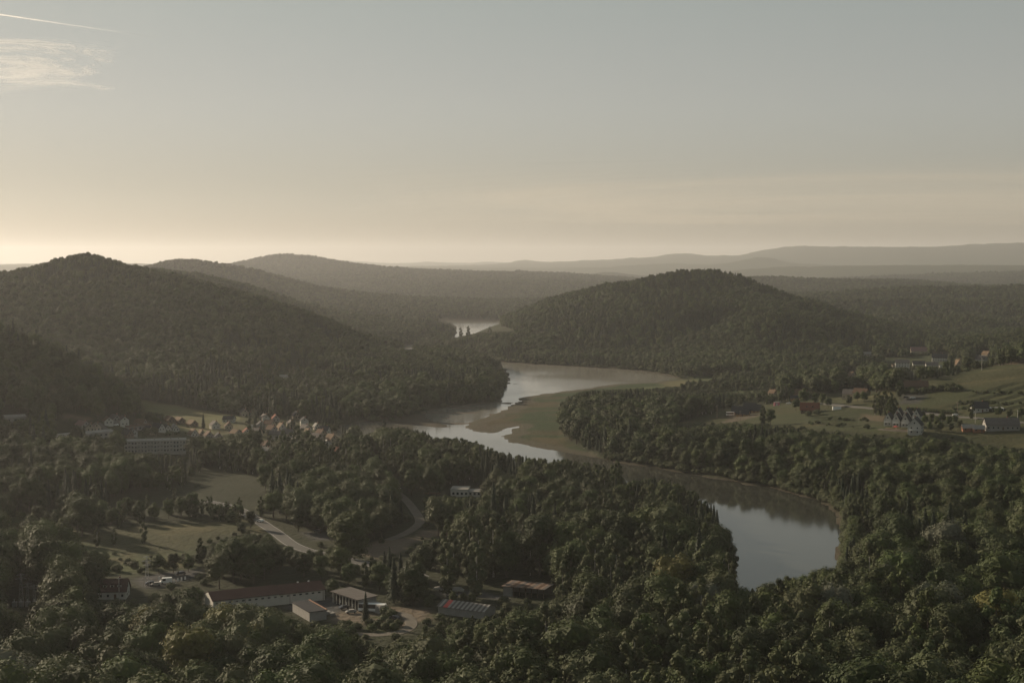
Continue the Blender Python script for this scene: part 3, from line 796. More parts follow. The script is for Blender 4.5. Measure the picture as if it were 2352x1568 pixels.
# ------------------------------------------------------------------ buildings
WHITE = mat('render_white', (.42, .41, .375), .9, noise=[(.5, .4, .82), (3, .3, .85)])
CREAM = mat('render_cream', (.34, .295, .225), .9, noise=[(.5, .4, .8)])
GREYW = mat('render_grey', (.27, .26, .245), .9, noise=[(.4, .5, .75), (2, .4, .8)])
TIMBER = mat('timber_honey', (.36, .20, .09), .8, noise=[(1.2, .5, .7)])
WOODD = mat('wood_weathered', (.13, .10, .075), .9, noise=[(1, .5, .7)])
ORANGE = mat('cladding_orange', (.23, .10, .05), .8, noise=[(1, .4, .7)])
R_DARK = mat('roof_dark_grey', (.045, .045, .048), .85, spec=.08, noise=[(.8, .5, .7)])
R_GREY = mat('roof_grey', (.12, .108, .10), .85, spec=.08, noise=[(.5, .5, .7)])
R_LIGHT = mat('roof_light_metal', (.26, .25, .23), .85, spec=.08, noise=[(.5, .5, .7)])
R_RED = mat('roof_red_tiles', (.17, .065, .042), .85, spec=.08, noise=[(.8, .6, .65), (4, .4, .7)])
R_MAROON = mat('roof_maroon_sheet', (.055, .030, .027), .85, spec=.08, noise=[(.3, .5, .7), (2, .4, .8)])
R_BROWN = mat('roof_brown', (.11, .07, .05), .85, spec=.08, noise=[(.8, .6, .65)])
R_TAN = mat('roof_tan', (.15, .105, .07), .85, spec=.08, noise=[(.8, .5, .7)])
R_PINK = mat('roof_faded_pink', (.20, .125, .115), .85, spec=.08, noise=[(.8, .5, .7)])
GLASS = mat('window_glass', (.02, .025, .03), .12, spec=.6)
FRAMEW = mat('frame_white', (.6, .6, .58), .6)
DOORM = mat('door_brown', (.11, .065, .04), .7)
METAL = mat('steel_galvanised', (.42, .42, .42), .5, metal=.6)
CONC = mat('concrete', (.33, .32, .29), .9, noise=[(1, .5, .75)])
DARKIN = mat('interior_dark', (.03, .028, .026), .9)
BRICKM = mat('chimney_brick', (.22, .11, .075), .9)
PWHITE = mat('paint_white', (.70, .70, .68), .35, spec=.5)
PDARK = mat('paint_dark', (.04, .045, .055), .3, spec=.5)
PRED = mat('paint_red', (.42, .045, .03), .45)
PPINK = mat('plastic_pink', (.50, .18, .22), .6)
RUBBER = mat('rubber', (.02, .02, .02), .9)


def box(x0, x1, y0, y1, z0, z1):
    return ([(x0, y0, z0), (x1, y0, z0), (x1, y1, z0), (x0, y1, z0), (x0, y0, z1), (x1, y0, z1), (x1, y1, z1), (x0, y1, z1)],
            [(3, 2, 1, 0), (4, 5, 6, 7), (0, 1, 5, 4), (1, 2, 6, 5), (2, 3, 7, 6), (3, 0, 4, 7)])


def part(name, VF, m, parent, label=None, **kw):
    o = mesh_obj(name, VF[0], VF[1], m, parent, **kw)
    if label: o['label'] = label
    return o


_shared = {}


def shared(name, key, maker, m, parent, loc, rz=0.0):
    if key not in _shared:
        _shared[key] = raw_mesh0(name, maker(), m)
    o = bpy.data.objects.new(name, _shared[key]); C.objects.link(o); o.parent = parent
    o.location = loc; o.rotation_euler = (0, 0, rz)
    return o


def raw_mesh0(name, VF, m):
    me = bpy.data.meshes.new(name); me.from_pydata(VF[0], [], VF[1]); me.materials.append(m); me.update()
    return me


def thing(name, label, cat, x, y, z, rz=0.0, group=None):
    e = bpy.data.objects.new(name, None); C.objects.link(e)
    e.location = (x, y, z); e.rotation_euler = (0, 0, rz); e.empty_display_size = .5
    tag(e, label, cat, group)
    return e


BUILT = []


def gable_wall(l, w, h, rh):
    L2, W2 = l / 2, w / 2
    V = [(-L2, -W2, -1.5), (L2, -W2, -1.5), (L2, W2, -1.5), (-L2, W2, -1.5), (-L2, -W2, h), (L2, -W2, h), (L2, W2, h), (-L2, W2, h), (-L2, 0, h + rh), (L2, 0, h + rh)]
    return V, [(0, 1, 5, 4), (2, 3, 7, 6), (1, 2, 6, 9, 5), (3, 0, 4, 8, 7), (4, 5, 9, 8), (6, 7, 8, 9)]


def gable_roof(l, w, h, rh, ov=.5, th=.18):
    L2, W2 = l / 2 + ov, w / 2
    s = rh / W2
    y = W2 + ov; ze = h - ov * s
    V, Fc = [], []
    lift = .04
    for sg in (-1, 1):
        b0 = len(V)
        for X in (-L2, L2):
            V += [(X, 0, h + rh + lift), (X, sg * y, ze + lift), (X, sg * y, ze + lift + th), (X, 0, h + rh + lift + th)]
        q = [(0, 1, 5, 4), (1, 2, 6, 5), (2, 3, 7, 6), (0, 3, 2, 1), (4, 5, 6, 7)]
        Fc += [tuple(b0 + i for i in (f if sg < 0 else f[::-1])) for f in q]
    return V, Fc


def register(x, y, z, l, w, top, rz, keepfrac=.3):
    c, s = math.cos(rz), math.sin(rz)
    P = []
    for a in (-l / 2, l / 2):
        for b_ in (-w / 2, w / 2):
            for zz in (top * keepfrac, top * .97):
                P.append(project(x + a * c - b_ * s, y + a * s + b_ * c, z + zz))
    P = np.array(P, float)
    # convex outline
    P = P[np.lexsort((P[:, 1], P[:, 0]))]

    def half(pts):
        o = []
        for p in pts:
            while len(o) > 1 and (o[-1][0] - o[-2][0]) * (p[1] - o[-2][1]) - (o[-1][1] - o[-2][1]) * (p[0] - o[-2][0]) <= 0:
                o.pop()
            o.append(p)
        return o[:-1]
    hull = half(P.tolist()) + half(P[::-1].tolist())
    BUILT.append(dict(x=x, y=y, r=math.hypot(l, w) / 2, keep=hull if keepfrac < 1 else [(-999, -999), (-998, -999), (-998, -998)]))


def house(px, py, l, w, h, rh, rot, wm_, rm, label, cat='house', name='house', chim=True, ov=.5, group=None, dormers=0, win=None, balcony=False, floors=1, keepfrac=.3, at=None):
    """rot: turn of the ridge from the picture's left-right, degrees"""
    x, y, z = at if at else hit(px, py)
    if not at:
        y += w * .35          # the picture shows the foot of the near wall
        z = float(terrain(x, y))
    rz = R(rot)
    e = thing(name, label, cat, x, y, z, rz, group)
    part('wall', gable_wall(l, w, h, rh), wm_, e)
    rf = part('roof', gable_roof(l, w, h, rh, ov), rm, e)
    if chim:
        part('chimney', box(l * .18, l * .18 + .7, .5, 1.2, h + rh * .4, h + rh + .9), BRICKM, rf)
    wk = ('win', .9)
    mkw = lambda: box(-.42, .42, -.05, .05, -.5, .5)
    n = max(2, int(l / 2.8))
    rows = [1.5 + 2.7 * f for f in range(floors) if 1.5 + 2.7 * f < h - .4]
    for zz in rows:
        for k in range(n):
            X = -l / 2 + l * (k + .5) / n
            if zz < 2 and k == n // 2:
                continue
            shared('window', wk, mkw, GLASS, e, (X, -w / 2 - .045, zz))
        for sx in (-1, 1):
            for Y in ((-w * .22, w * .22)):
                shared('window', wk, mkw, GLASS, e, (sx * (l / 2 + .045), Y, zz), math.pi / 2)
    if rh > 2.2:
        for sx in (-1, 1):
            shared('window', wk, mkw, GLASS, e, (sx * (l / 2 + .045), 0, h + rh * .32), math.pi / 2)
    shared('door', ('door',), lambda: box(-.5, .5, -.06, .06, 0, 2.1), DOORM, e, (-l / 2 + l * (n // 2 + .5) / n, -w / 2 - .05, 0))
    for k in range(dormers):
        X = -l / 2 + l * (k + 1) / (dormers + 1)
        s_ = rh / (w / 2); Y0 = -w * .34; zr = h + rh * (1 - abs(Y0) / (w / 2))
        d = part('dormer', (lambda V: ([(v[0] + X, v[1] + Y0 + .9, v[2]) for v in V[0]], V[1]))(box(-.8, .8, -1.0, 1.2, zr - .2, zr + 1.05)), wm_, e)
        part('dormer_roof', ([(X - 1.1, Y0 - .35, zr + 1.0), (X + 1.1, Y0 - .35, zr + 1.0), (X + 1.1, Y0 + 2.2, zr + 1.0), (X - 1.1, Y0 + 2.2, zr + 1.0), (X, Y0 - .35, zr + 1.75), (X, Y0 + 2.6, zr + 1.75)],
                              [(0, 1, 4), (0, 4, 5, 3), (1, 2, 5, 4), (3, 5, 2), (0, 3, 2, 1)]), rm, d)
        part('pane', box(X - .5, X + .5, Y0 - .14, Y0 - .104, zr + .05, zr + .85), GLASS, d)
    if balcony:
        b_ = part('balcony', box(-l / 2 - 1.5, -l / 2 - .003, -w * .38, w * .38, 2.55, 2.75), FRAMEW, e)
        part('railing', join(box(-l / 2 - 1.5, -l / 2 - 1.42, -w * .38, w * .38, 3.55, 3.65), *[box(-l / 2 - 1.49, -l / 2 - 1.43, yy, yy + .06, 2.752, 3.55) for yy in np.linspace(-w * .38, w * .36, 7)]), FRAMEW, b_)
        for yy in (-w * .36, w * .34):
            part('post', box(-l / 2 - 1.45, -l / 2 - 1.3, yy, yy + .15, -.5, 2.545), FRAMEW, e)
    register(x, y, z, l, w, h + rh, rz, keepfrac)
    return e


def join(*vf):
    V, Fc = [], []
    for v, f in vf:
        b0 = len(V); V += list(v); Fc += [tuple(i + b0 for i in q) for q in f]
    return V, Fc


# --- the village by the left field (picture place of the foot, size, turn, walls, roof)
VG = 'houses of the village below the left hills'
HS = [
    (282, 978, 11, 8.5, 5.2, 3.2, 62, WHITE, R_DARK, 'white two storey house with dark gabled roof at the foot of the left wooded slope', 2),
    (362, 990, 11, 8, 3.2, 4.2, 35, WHITE, R_DARK, 'dark steep roofed house with pointed white gable left of the field edge', 1),
    (381, 992, 9, 7.5, 3.0, 4.0, 55, WHITE, R_DARK, 'smaller dark steep roofed house just right of its lookalike with pointed gable', 1),
    (400, 990, 9, 7, 2.4, 4.4, 60, WHITE, R_LIGHT, 'steep roofed cottage whose pale roof catches the sun at the lower field corner', 1),
    (442, 1002, 10, 8, 2.6, 4.4, 55, WHITE, R_TAN, 'steep roofed cottage with pale tan roof below the field, larger of two', 1),
    (461, 1002, 8, 6.5, 2.5, 3.8, 60, CREAM, R_TAN, 'small steep roofed cottage right beside the larger one below the field', 1),
    (525, 970, 12, 9, 3.4, 3.0, 10, WHITE, R_DARK, 'wide white house with low dark roof on the right part of the lit field', 1),
    (524, 986, 9, 8, 3.2, 3.8, 75, CREAM, R_BROWN, 'brown roofed house with its gable to the front, below the wide white house', 1),
    (560, 956, 10, 8.5, 4.6, 3.4, 68, CREAM, R_GREY, 'tan walled gabled house at the far tip of the lit field', 2),
    (607, 969, 10, 8, 4.4, 3.4, 62, WHITE, R_GREY, 'white gabled house behind the middle of the village', 2),
    (618, 980, 11, 8.5, 3.2, 3.6, 30, CREAM, R_BROWN, 'brown hipped looking house just below the white gabled one', 1),
    (623, 993, 10, 8, 3.4, 3.4, 45, GREYW, R_BROWN, 'grey walled house with brown roof left of the tall bright roof', 1),
    (645, 992, 10, 8, 4.0, 5.0, 62, WHITE, R_TAN, 'tall house with the brightest tan roof in the middle of the village', 2),
    (635, 1009, 14, 10, 4.8, 2.6, 8, GREYW, R_DARK, 'broad grey house with dark low roof in front of the tall bright roofed one', 2),
    (698, 978, 9.5, 8.5, 5.4, 3.4, 75, WHITE, R_DARK, 'tall white gabled house at the upper right of the village', 2),
    (700, 992, 11, 9, 3.6, 3.6, 50, WHITE, R_GREY, 'grey roofed white house below the tall white gabled one', 1),
    (706, 999, 8, 6.5, 2.8, 3.4, 62, CREAM, R_TAN, 'small house with sunlit tan roof right below the grey roofed white house', 1),
    (726, 986, 6, 5.5, 3.2, 3.0, 60, WHITE, R_LIGHT, 'small white sunlit cottage at the right edge among the village trees', 1),
    (736, 1003, 10, 8, 3.2, 4.0, 50, CREAM, R_BROWN, 'brown steep roofed house near the right end of the village', 1),
    (727, 1012, 11, 8, 3.4, 3.4, 40, GREYW, R_GREY, 'grey gabled house in front of the brown steep roofed one', 1),
    (760, 1015, 11, 8, 3.0, 4.2, 50, CREAM, R_TAN, 'house with long sunlit tan roof at the right end of the village', 1),
    (750, 1030, 9, 8.5, 4.2, 3.2, 78, WHITE, R_LIGHT, 'pale house with big dark doorway below the long sunlit tan roof', 1),
    (772, 1042, 9, 7, 2.6, 3.0, 35, CREAM, R_RED, 'low house with reddish roof nearest the bay at the right end of the village', 1),
    (609, 1042, 10, 8, 3.0, 2.6, 30, WHITE, R_LIGHT, 'white house with pale roof among trees below the village centre', 1),
    (609, 1028, 8, 6.5, 2.6, 3.0, 50, CREAM, R_BROWN, 'brown roofed cottage just behind the pale roofed white house', 1),
    (449, 1033, 8, 6.5, 2.6, 3.0, 45, CREAM, R_TAN, 'tan roofed cottage right of the long apartment block', 1),
    (581, 986, 6, 5, 2.6, 1.6, 15, WHITE, R_LIGHT, 'small low white hut on the grass in the middle of the village', 1),
    (188, 986, 12, 9, 3.6, 3.4, 40, GREYW, R_PINK, 'house with faded purple roof among dark conifers on the left', 1),
    (205, 992, 9, 8, 4.0, 3.2, 70, CREAM, R_GREY, 'beige gabled house left of the bright lawn, left one of a pair', 1),
    (220, 991, 9, 8, 4.0, 3.2, 70, CREAM, R_GREY, 'beige gabled house touching the bright lawn, right one of a pair', 1),
    (291, 1005, 10, 8, 2.8, 4.2, 40, WOODD, R_DARK, 'dark timber house with steep roof above the apartment block', 1),
    (650, 872, 12, 8, 3.2, 2.4, 10, WHITE, R_LIGHT, 'lone small white house high on the slope of the big left hill', 1),
]
for (px, py, l, w, h, rh, rot, wm_, rm, lab, fl) in HS:
    house(px, py, l * .76, w * .76, h * .84, rh * .80, -rot if rot > 0 else rot, wm_, rm, lab, floors=fl, group=VG, keepfrac=.8)
g_ = random.Random(21)
MORE = [(246, 975), (262, 968), (305, 1000), (322, 979), (340, 996), (478, 1008), (492, 985), (500, 1012), (540, 1003), (548, 1021), (566, 1000), (575, 1030), (590, 1002), (598, 985), (632, 968), (660, 1003), (655, 1022), (668, 980), (684, 1010), (690, 1030), (716, 1022), (715, 1038),
        (745, 996), (788, 1030), (640, 1036), (530, 1034), (585, 955), (680, 962)]
NEARBY = ['beside the white two storey house', 'behind the white two storey house', 'above the left end of the apartment block', 'left of the pointed gabled pair', 'below the pointed gabled pair', 'right of the two steep cottages', 'on the lower edge of the lit field', 'below the two steep cottages',
          'under the brown gabled house on the field', 'in the trees below the field', 'right of the parked cars', 'in the trees below the small white hut', 'left of the brown hipped house', 'above the small white hut', 'at the top middle of the village', 'right of the broad grey house', 'below the broad grey house', 'above the tallest bright house',
          'on the village street', 'at the lower end of the village street', 'left of the house with the big doorway', 'below the house with the big doorway', 'right of the tall white gabled house', 'last of the village towards the bay', 'below the pale roofed white house', 'in the trees right of the apartment block', 'at the far tip of the lit field, highest one', 'at the upper edge of the village']
for (px, py), nb_ in zip(MORE, NEARBY):
    ci = g_.randrange(3); ri = g_.randrange(5)
    house(px, py, g_.uniform(6.5, 9.5), g_.uniform(5.5, 7), g_.uniform(2.4, 3.4), g_.uniform(2.2, 3.4), -g_.uniform(15, 75), (WHITE, CREAM, GREYW)[ci], (R_DARK, R_GREY, R_BROWN, R_TAN, R_RED)[ri],
          'small ' + ('white', 'beige', 'grey')[ci] + ' house with ' + ('dark', 'grey', 'brown', 'tan', 'reddish')[ri] + ' roof ' + nb_, group=VG, keepfrac=1, chim=ri < 3)
for (px, py, lab) in ((388, 970, 'brown hay barn on the lit field, leftmost of three in a row'), (411, 972, 'brown hay barn with sunlit roof, middle one of three on the lit field'), (440, 979, 'brown hay barn with sunlit roof, rightmost of three on the lit field')):
    house(px, py, 8.5, 6.5, 2.3, 2.8, -50, WOODD, R_TAN if px > 400 else R_BROWN, lab, 'barn', 'hay_barn', chim=False, group='barns on the lit field')

# --- right side: cabins, houses on the meadow, white row, valley houses
for k, (px, py, lab) in enumerate(((1697, 951, 'timber cabin with dark steep roof beside the camper, front left of four'), (1708, 955, 'timber cabin with dark steep roof, frontmost of the four on the meadow'),
                                   (1724, 943, 'timber cabin with dark steep roof, rearmost of the four on the meadow'), (1735, 947, 'timber cabin with dark steep roof, rightmost of the four'))):
    house(px, py, 10, 7.5, 2.4, 4.2, -20, TIMBER, R_DARK, lab, 'cabin', 'timber_cabin', chim=False, group='timber cabins on the meadow', ov=.8)
house(1862, 947, 14, 10, 2.6, 5.0, -14, WOODD, R_RED, 'house with large red tiled roof and two dormers on the meadow', dormers=2, ov=.9)
house(1841, 913, 11, 9, 2.6, 5.0, -30, CREAM, R_TAN, 'tan steep roofed house with chimney behind the big tree on the meadow')
house(1828, 920, 9, 6, 2.6, 2.0, -12, TIMBER, R_DARK, 'low dark roofed barn with sunlit wooden front beside the tan roofed house', 'barn', 'barn', chim=False)
house(1776, 908, 7, 6, 2.6, 3.0, -50, CREAM, R_TAN, 'small cottage with pale tan roof showing above the trees on the right')
house(1957, 914, 13, 11, 4.0, 3.6, -25, CREAM, R_GREY, 'large tan villa with grey roof behind a hedge on the rise', floors=1)
house(1980, 911, 12, 9, 3.6, 3.6, -40, CREAM, R_BROWN, 'brown roofed villa right behind the large grey roofed one')
house(2106, 896, 19, 11, 3.2, 4.0, -10, WOODD, R_BROWN, 'dark wooden house with brown hipped roof and a car park below the grass slope')
ROWG = 'white gabled holiday houses in two rows'
for (px, py, lab) in ((2067, 965, 'narrow white gabled house with balcony, left one of the upper row'), (2088, 966, 'narrow white gabled house with balcony, middle one of the upper row'), (2109, 967, 'narrow white gabled house with balcony, right one of the upper row'),
                      (2044, 977, 'narrow white gabled house with balcony, left one of the lower row'), (2063, 978.5, 'narrow white gabled house with balcony, middle one of the lower row'), (2084, 980, 'narrow white gabled house with balcony, right one of the lower row')):
    house(px, py, 9, 5.6, 4.4, 4.6, 62, WHITE, R_DARK, lab, balcony=True, floors=2, group=ROWG, ov=.35, keepfrac=.1)
house(2106, 997, 12, 9, 6.0, 5.0, 66, WHITE, R_DARK, 'tall white house with dark steep roof in front of the two rows', floors=2, balcony=True, keepfrac=.1)
e = house(2252, 946, 12, 8, 3.2, 4.2, -5, WHITE, R_DARK, 'white modern house with dark roof and a flat roofed veranda wing')
part('wing', box(6.003, 17, -4, 2.5, 2.7, 3.1), FRAMEW, e)
for X in (8.5, 11, 13.5, 16.6):
    part('pillar', box(X, X + .35, -3.9, -3.55, -.6, 2.697), FRAMEW, e)
part('wing_back', box(6.003, 16.8, 1.8, 2.4, -.6, 2.697), GREYW, e)
for (px, py, lab) in ((2225, 991, 'orange hut with pale grey roof, left one of two below the road'), (2249, 993, 'orange hut with pale grey roof, right one of two below the road')):
    house(px, py, 7.5, 5.5, 2.5, 2.0, -8, ORANGE, R_LIGHT, lab, 'hut', 'hut', chim=False, group='orange huts below the road')
house(2304, 988, 22, 12, 3.4, 4.2, -6, GREYW, R_GREY, 'wide grey roofed house with pale porch at the right edge')
VV_ = 'houses in the far side valley'
for (px, py, l, w, h, rh, rot, wm_, rm, lab, fl) in (
        (2074, 848, 16, 10, 8, 3.5, -12, WHITE, R_GREY, 'three storey white house beside the road in the far side valley', 3), (2112, 842, 14, 9, 3.4, 3.4, -10, WHITE, R_DARK, 'dark roofed white house in the middle of the far side valley', 1),
        (2142, 844, 14, 8, 3.4, 3.0, -8, WHITE, R_GREY, 'long low white house with grey roof right of the middle of the far valley', 1), (2160, 830, 18, 10, 4.8, 4.8, -15, WHITE, R_DARK, 'big white house with dark roof and gabled wing up the far valley', 2),
        (2112, 813, 20, 12, 4, 5, -10, CREAM, R_PINK, 'house with pink faded roof at the upper edge of the far valley', 1), (2202, 843, 8, 8, 3.4, 5.4, -80, CREAM, R_TAN, 'small pointed house with sunlit tan gable at the right end of the far valley', 1),
        (2256, 832, 13, 8, 4.0, 4.0, -55, WHITE, R_DARK, 'white house with two pointed gables above the grass slope', 1), (2267, 820, 9, 7, 3.6, 3.6, -60, CREAM, R_TAN, 'pale sunlit house highest on the slope behind the grass hill', 1),
        (1994, 818, 11, 8, 3, 2.6, -5, WHITE, R_LIGHT, 'tiny white house alone on the dark slope left of the far valley', 1), (2168, 846, 9, 5, 2.6, 1.4, -5, WHITE, R_LIGHT, 'low white shed in front of the long low house in the far valley', 1),
        (2059, 844, 9, 6, 2.6, 2, -5, CREAM, R_TAN, 'small beige hut just left of the three storey white house', 1), (1957, 869, 9, 7, 2.8, 4.4, -70, CREAM, R_TAN, 'small gabled house with sunlit front beside the poplar grove', 1)):
    house(px, py, l, w, h, rh, rot, wm_, rm, lab, floors=fl, group=VV_)


def from_two(pA, pB):
    a, b_ = hit(*pA), hit(*pB)
    v = np.array(b_[:2]) - np.array(a[:2])
    l = float(np.hypot(*v)); rz = math.atan2(v[1], v[0])
    nrm = np.array((-v[1], v[0])) / l
    return np.array(a[:2]), np.array(b_[:2]), l, rz, nrm, (a[2] + b_[2]) / 2


# long warehouse: front wall, two roof runs, air vents, drain pipes
a, b_, l, rz, nrm, z0 = from_two((490, 1406), (746, 1377))
W_ = 13.0
c = (a + b_) / 2 + nrm * W_ / 2
e = thing('warehouse', 'long low white warehouse with maroon sheet roof in the yard', 'warehouse', c[0], c[1], z0, rz)
s1 = l * .58
part('wall', box(-l / 2, l / 2, -W_ / 2, W_ / 2, -1.2, 4.2), WHITE, e)


def roof_run(x0, x1, hh):
    V, Fc = gable_roof(x1 - x0, W_, hh, 2.3, .0, .2)
    V = [(v[0] + (x0 + x1) / 2, v[1] * 1.07, v[2]) for v in V]
    G = ([(x0 + .02, -W_ / 2, hh - .02), (x0 + .02, W_ / 2, hh - .02), (x0 + .02, 0, hh + 2.3), (x1 - .02, -W_ / 2, hh - .02), (x1 - .02, W_ / 2, hh - .02), (x1 - .02, 0, hh + 2.3)], [(0, 2, 1), (3, 4, 5)])
    return (V, Fc), G


for x0, x1, hh in ((-l / 2 - .4, -l / 2 + s1, 4.45), (-l / 2 + s1, l / 2 + .5, 4.2)):
    VF, G = roof_run(x0, x1, hh)
    rf = part('roof', VF, R_MAROON, e)
    part('gable', G, WHITE, e)
for k in range(17):
    X = -l / 2 + l * (k + .6) / 17.5
    shared('vent', ('vent',), lambda: box(-.55, .55, -.05, .05, -.28, .28), GLASS, e, (X, -W_ / 2 - .047, 3.45))
for fx in (.28, .68, .985):
    shared('drain_pipe', ('pipe',), lambda: box(-.07, .07, -.14, -.005, -1, 4.1), WOODD, e, (-l / 2 + l * fx, -W_ / 2, 0))
for fx in (.8, .9):
    part('roof_vent', box(-l / 2 + l * fx, -l / 2 + l * fx + .6, 1, 1.6, 5.8, 6.9), METAL, e)
register(c[0], c[1], z0, l, W_, 6.2, rz, .7)

# garage with dark bays
a, b_, l, rz, nrm, z0 = from_two((764, 1383), (824, 1404))
W_ = 8.5
c = (a + b_) / 2 + nrm * W_ / 2
e = thing('garage_building', 'flat roofed grey garage with a row of dark bays beside the bus', 'garage', c[0], c[1], z0, rz)
part('wall', join(box(-l / 2, l / 2, -W_ / 2 + 1.2, W_ / 2, -1, 4.5), box(-l / 2, -l / 2 + .3, -W_ / 2, -W_ / 2 + 1.197, -1, 4.5), box(l / 2 - .3, l / 2, -W_ / 2, -W_ / 2 + 1.197, -1, 4.5)), GREYW, e)
part('roof', ([(-l / 2 - .6, -W_ / 2 - .8, 4.55), (l / 2 + .6, -W_ / 2 - .8, 4.55), (l / 2 + .6, W_ / 2 + .4, 4.9), (-l / 2 - .6, W_ / 2 + .4, 4.9),
              (-l / 2 - .6, -W_ / 2 - .8, 4.85), (l / 2 + .6, -W_ / 2 - .8, 4.85), (l / 2 + .6, W_ / 2 + .4, 5.2), (-l / 2 - .6, W_ / 2 + .4, 5.2), ],
             [(3, 2, 1, 0), (4, 5, 6, 7), (0, 1, 5, 4), (1, 2, 6, 5), (2, 3, 7, 6), (3, 0, 4, 7)]), R_GREY, e)
nb = 8
for k in range(nb + 1):
    part('bay_post', box(-l / 2 + .32 + (l - .9) * k / nb, -l / 2 + .58 + (l - .9) * k / nb, -W_ / 2 + .05, -W_ / 2 + .3, -1, 4.5), WHITE, e)
for k in range(nb):
    xm = -l / 2 + .45 + (l - .9) * (k + .5) / nb
    g_ = part('bay_door', box(xm - 1.05, xm + 1.05, -W_ / 2 + 1.1, -W_ / 2 + 1.19, -.2, 3.4), DARKIN, e)
    if k % 2:
        part('door_window', box(xm - .5, xm + .5, -W_ / 2 + 1.05, -W_ / 2 + 1.097, .6, 1.8), FRAMEW, g_)
part('annex', box(l / 2 + .003, l / 2 + 9, -W_ / 2 + 4, W_ / 2 - 1, -1, 3.2), GREYW, e)
register(c[0], c[1], z0, l, W_, 5, rz, .05)

# small flat building with rusty roof edge
a, b_, l, rz, nrm, z0 = from_two((672, 1404), (711, 1427))
W_ = 7.0
c = (a + b_) / 2 + nrm * W_ / 2
e = thing('outbuilding', 'small white outbuilding with dark roof and a rust coloured ridge strip', 'outbuilding', c[0], c[1], z0, rz)
part('wall', box(-l / 2, l / 2, -W_ / 2, W_ / 2, -1, 3.6), GREYW, e)
rf = part('roof', box(-l / 2 - .3, l / 2 + .3, -W_ / 2 - .3, W_ / 2 + .3, 3.603, 3.85), R_DARK, e)
part('ridge_strip', box(-l / 2 - .3, l / 2 + .3, W_ / 2 - .2, W_ / 2 + .3, 3.853, 4.1), mat('rust_strip', (.22, .12, .075), .9), rf)
register(c[0], c[1], z0, l, W_, 3.8, rz, .1)
# stacked pallets beside it
for k, (px, py) in enumerate(((742, 1407), (752, 1410), (762, 1412))):
    x, y, z = hit(px, py)
    t = thing('pallet_stack', ('stack of pale sheeted pallets, left one of three', 'stack of pale sheeted pallets, middle one of three', 'stack of pale sheeted pallets, right one of three')[k] + ' by the outbuilding', 'pallet stack', x, y, z, rz, 'pallet stacks by the outbuilding')
    part('cover', box(-1.4, 1.4, -1.0, 1.0, .15, 1.5 - .2 * k), R_LIGHT, t)
    part('pallet', join(*[box(-1.4, 1.4, yy, yy + .25, -.3, .147) for yy in (-1, -.12, .75)]), WOODD, t)

# building with striped corrugated roof and one red panel
a, b_, l, rz, nrm, z0 = from_two((1006, 1409), (1112, 1421))
W_ = 9.5
c = (a + b_) / 2 + nrm * W_ / 2
e = thing('long_shed', 'long shed with pale corrugated roof and one red roof panel', 'shed', c[0], c[1], z0, rz)
part('wall', gable_wall(l, W_, 3.0, 1.6), GREYW, e)
np_ = 22
for sg in (-1, 1):
    for k in range(np_):
        x0 = -l / 2 - .4 + (l + .8) * k / np_; x1 = x0 + (l + .8) / np_ - .06
        yy0, yy1 = sg * .0, sg * (W_ / 2 + .5); zz0, zz1 = 4.66 + .03 * (k % 2), 2.90 + .03 * (k % 2)
        V = [(x0, yy0, zz0), (x1, yy0, zz0), (x1, yy1, zz1), (x0, yy1, zz1), (x0, yy0, zz0 + .08), (x1, yy0, zz0 + .08), (x1, yy1, zz1 + .08), (x0, yy1, zz1 + .08)]
        Fc = [(0, 1, 2, 3), (7, 6, 5, 4), (0, 4, 5, 1), (1, 5, 6, 2), (2, 6, 7, 3), (3, 7, 4, 0)]
        red = sg < 0 and k in (3, 4)
        part('roof_panel', (V, Fc if sg < 0 else [f[::-1] for f in Fc]), PRED if red else (R_LIGHT if k % 2 else R_GREY), e, label='bright red roof panel' if red else None)
register(c[0], c[1], z0, l, W_, 4.6, rz, .45)

# open shed with rusty roof
a, b_, l, rz, nrm, z0 = from_two((1156, 1368), (1250, 1374))
W_ = 10.0
c = (a + b_) / 2 + nrm * W_ / 2
e = thing('open_shed', 'open fronted shed with rusty patched metal roof on the far side of the yard', 'shed', c[0], c[1], z0, rz)
part('wall', join(box(-l / 2, l / 2, W_ / 2 - .3, W_ / 2, -1, 4.0), box(-l / 2, -l / 2 + 4, -W_ / 2, -W_ / 2 + .3, -1, 3.9), box(-l / 2, -l / 2 + .3, -W_ / 2 + .303, W_ / 2 - .303, -1, 4.0)), GREYW, e)
for k in range(6):
    part('post', box(-l / 2 + 4.3 + (l - 4.8) * k / 5, -l / 2 + 4.6 + (l - 4.8) * k / 5, -W_ / 2, -W_ / 2 + .3, -1, 4.0), WOODD, e)
RUSTY = mat('rusty_sheet', (.20, .135, .10), .8, noise=[(.6, .7, .55), (2.5, .5, .6)])
for k in range(14):
    x0 = -l / 2 - .5 + (l + 1) * k / 14; x1 = x0 + (l + 1) / 14 - .05
    part('roof_sheet', box(x0, x1, -W_ / 2 - 1, W_ / 2 + .5, 4.03 + .02 * (k % 3), 4.15 + .02 * (k % 3)), (RUSTY, R_GREY, RUSTY, R_BROWN)[k % 4], e)
register(c[0], c[1], z0, l, W_, 4.4, rz, .15)

# white house with red roof at lower left
a, b_, l, rz, nrm, z0 = from_two((229, 1374), (277, 1376))
c = (a + b_) / 2 + nrm * 4.0
e = house(0, 0, 11.5, 9, 3.4, 4.0, math.degrees(rz) + 10, WHITE, R_MAROON, 'white house with maroon roof and three small dormers below the parking lot', dormers=3, at=(c[0], c[1], z0), keepfrac=.05)

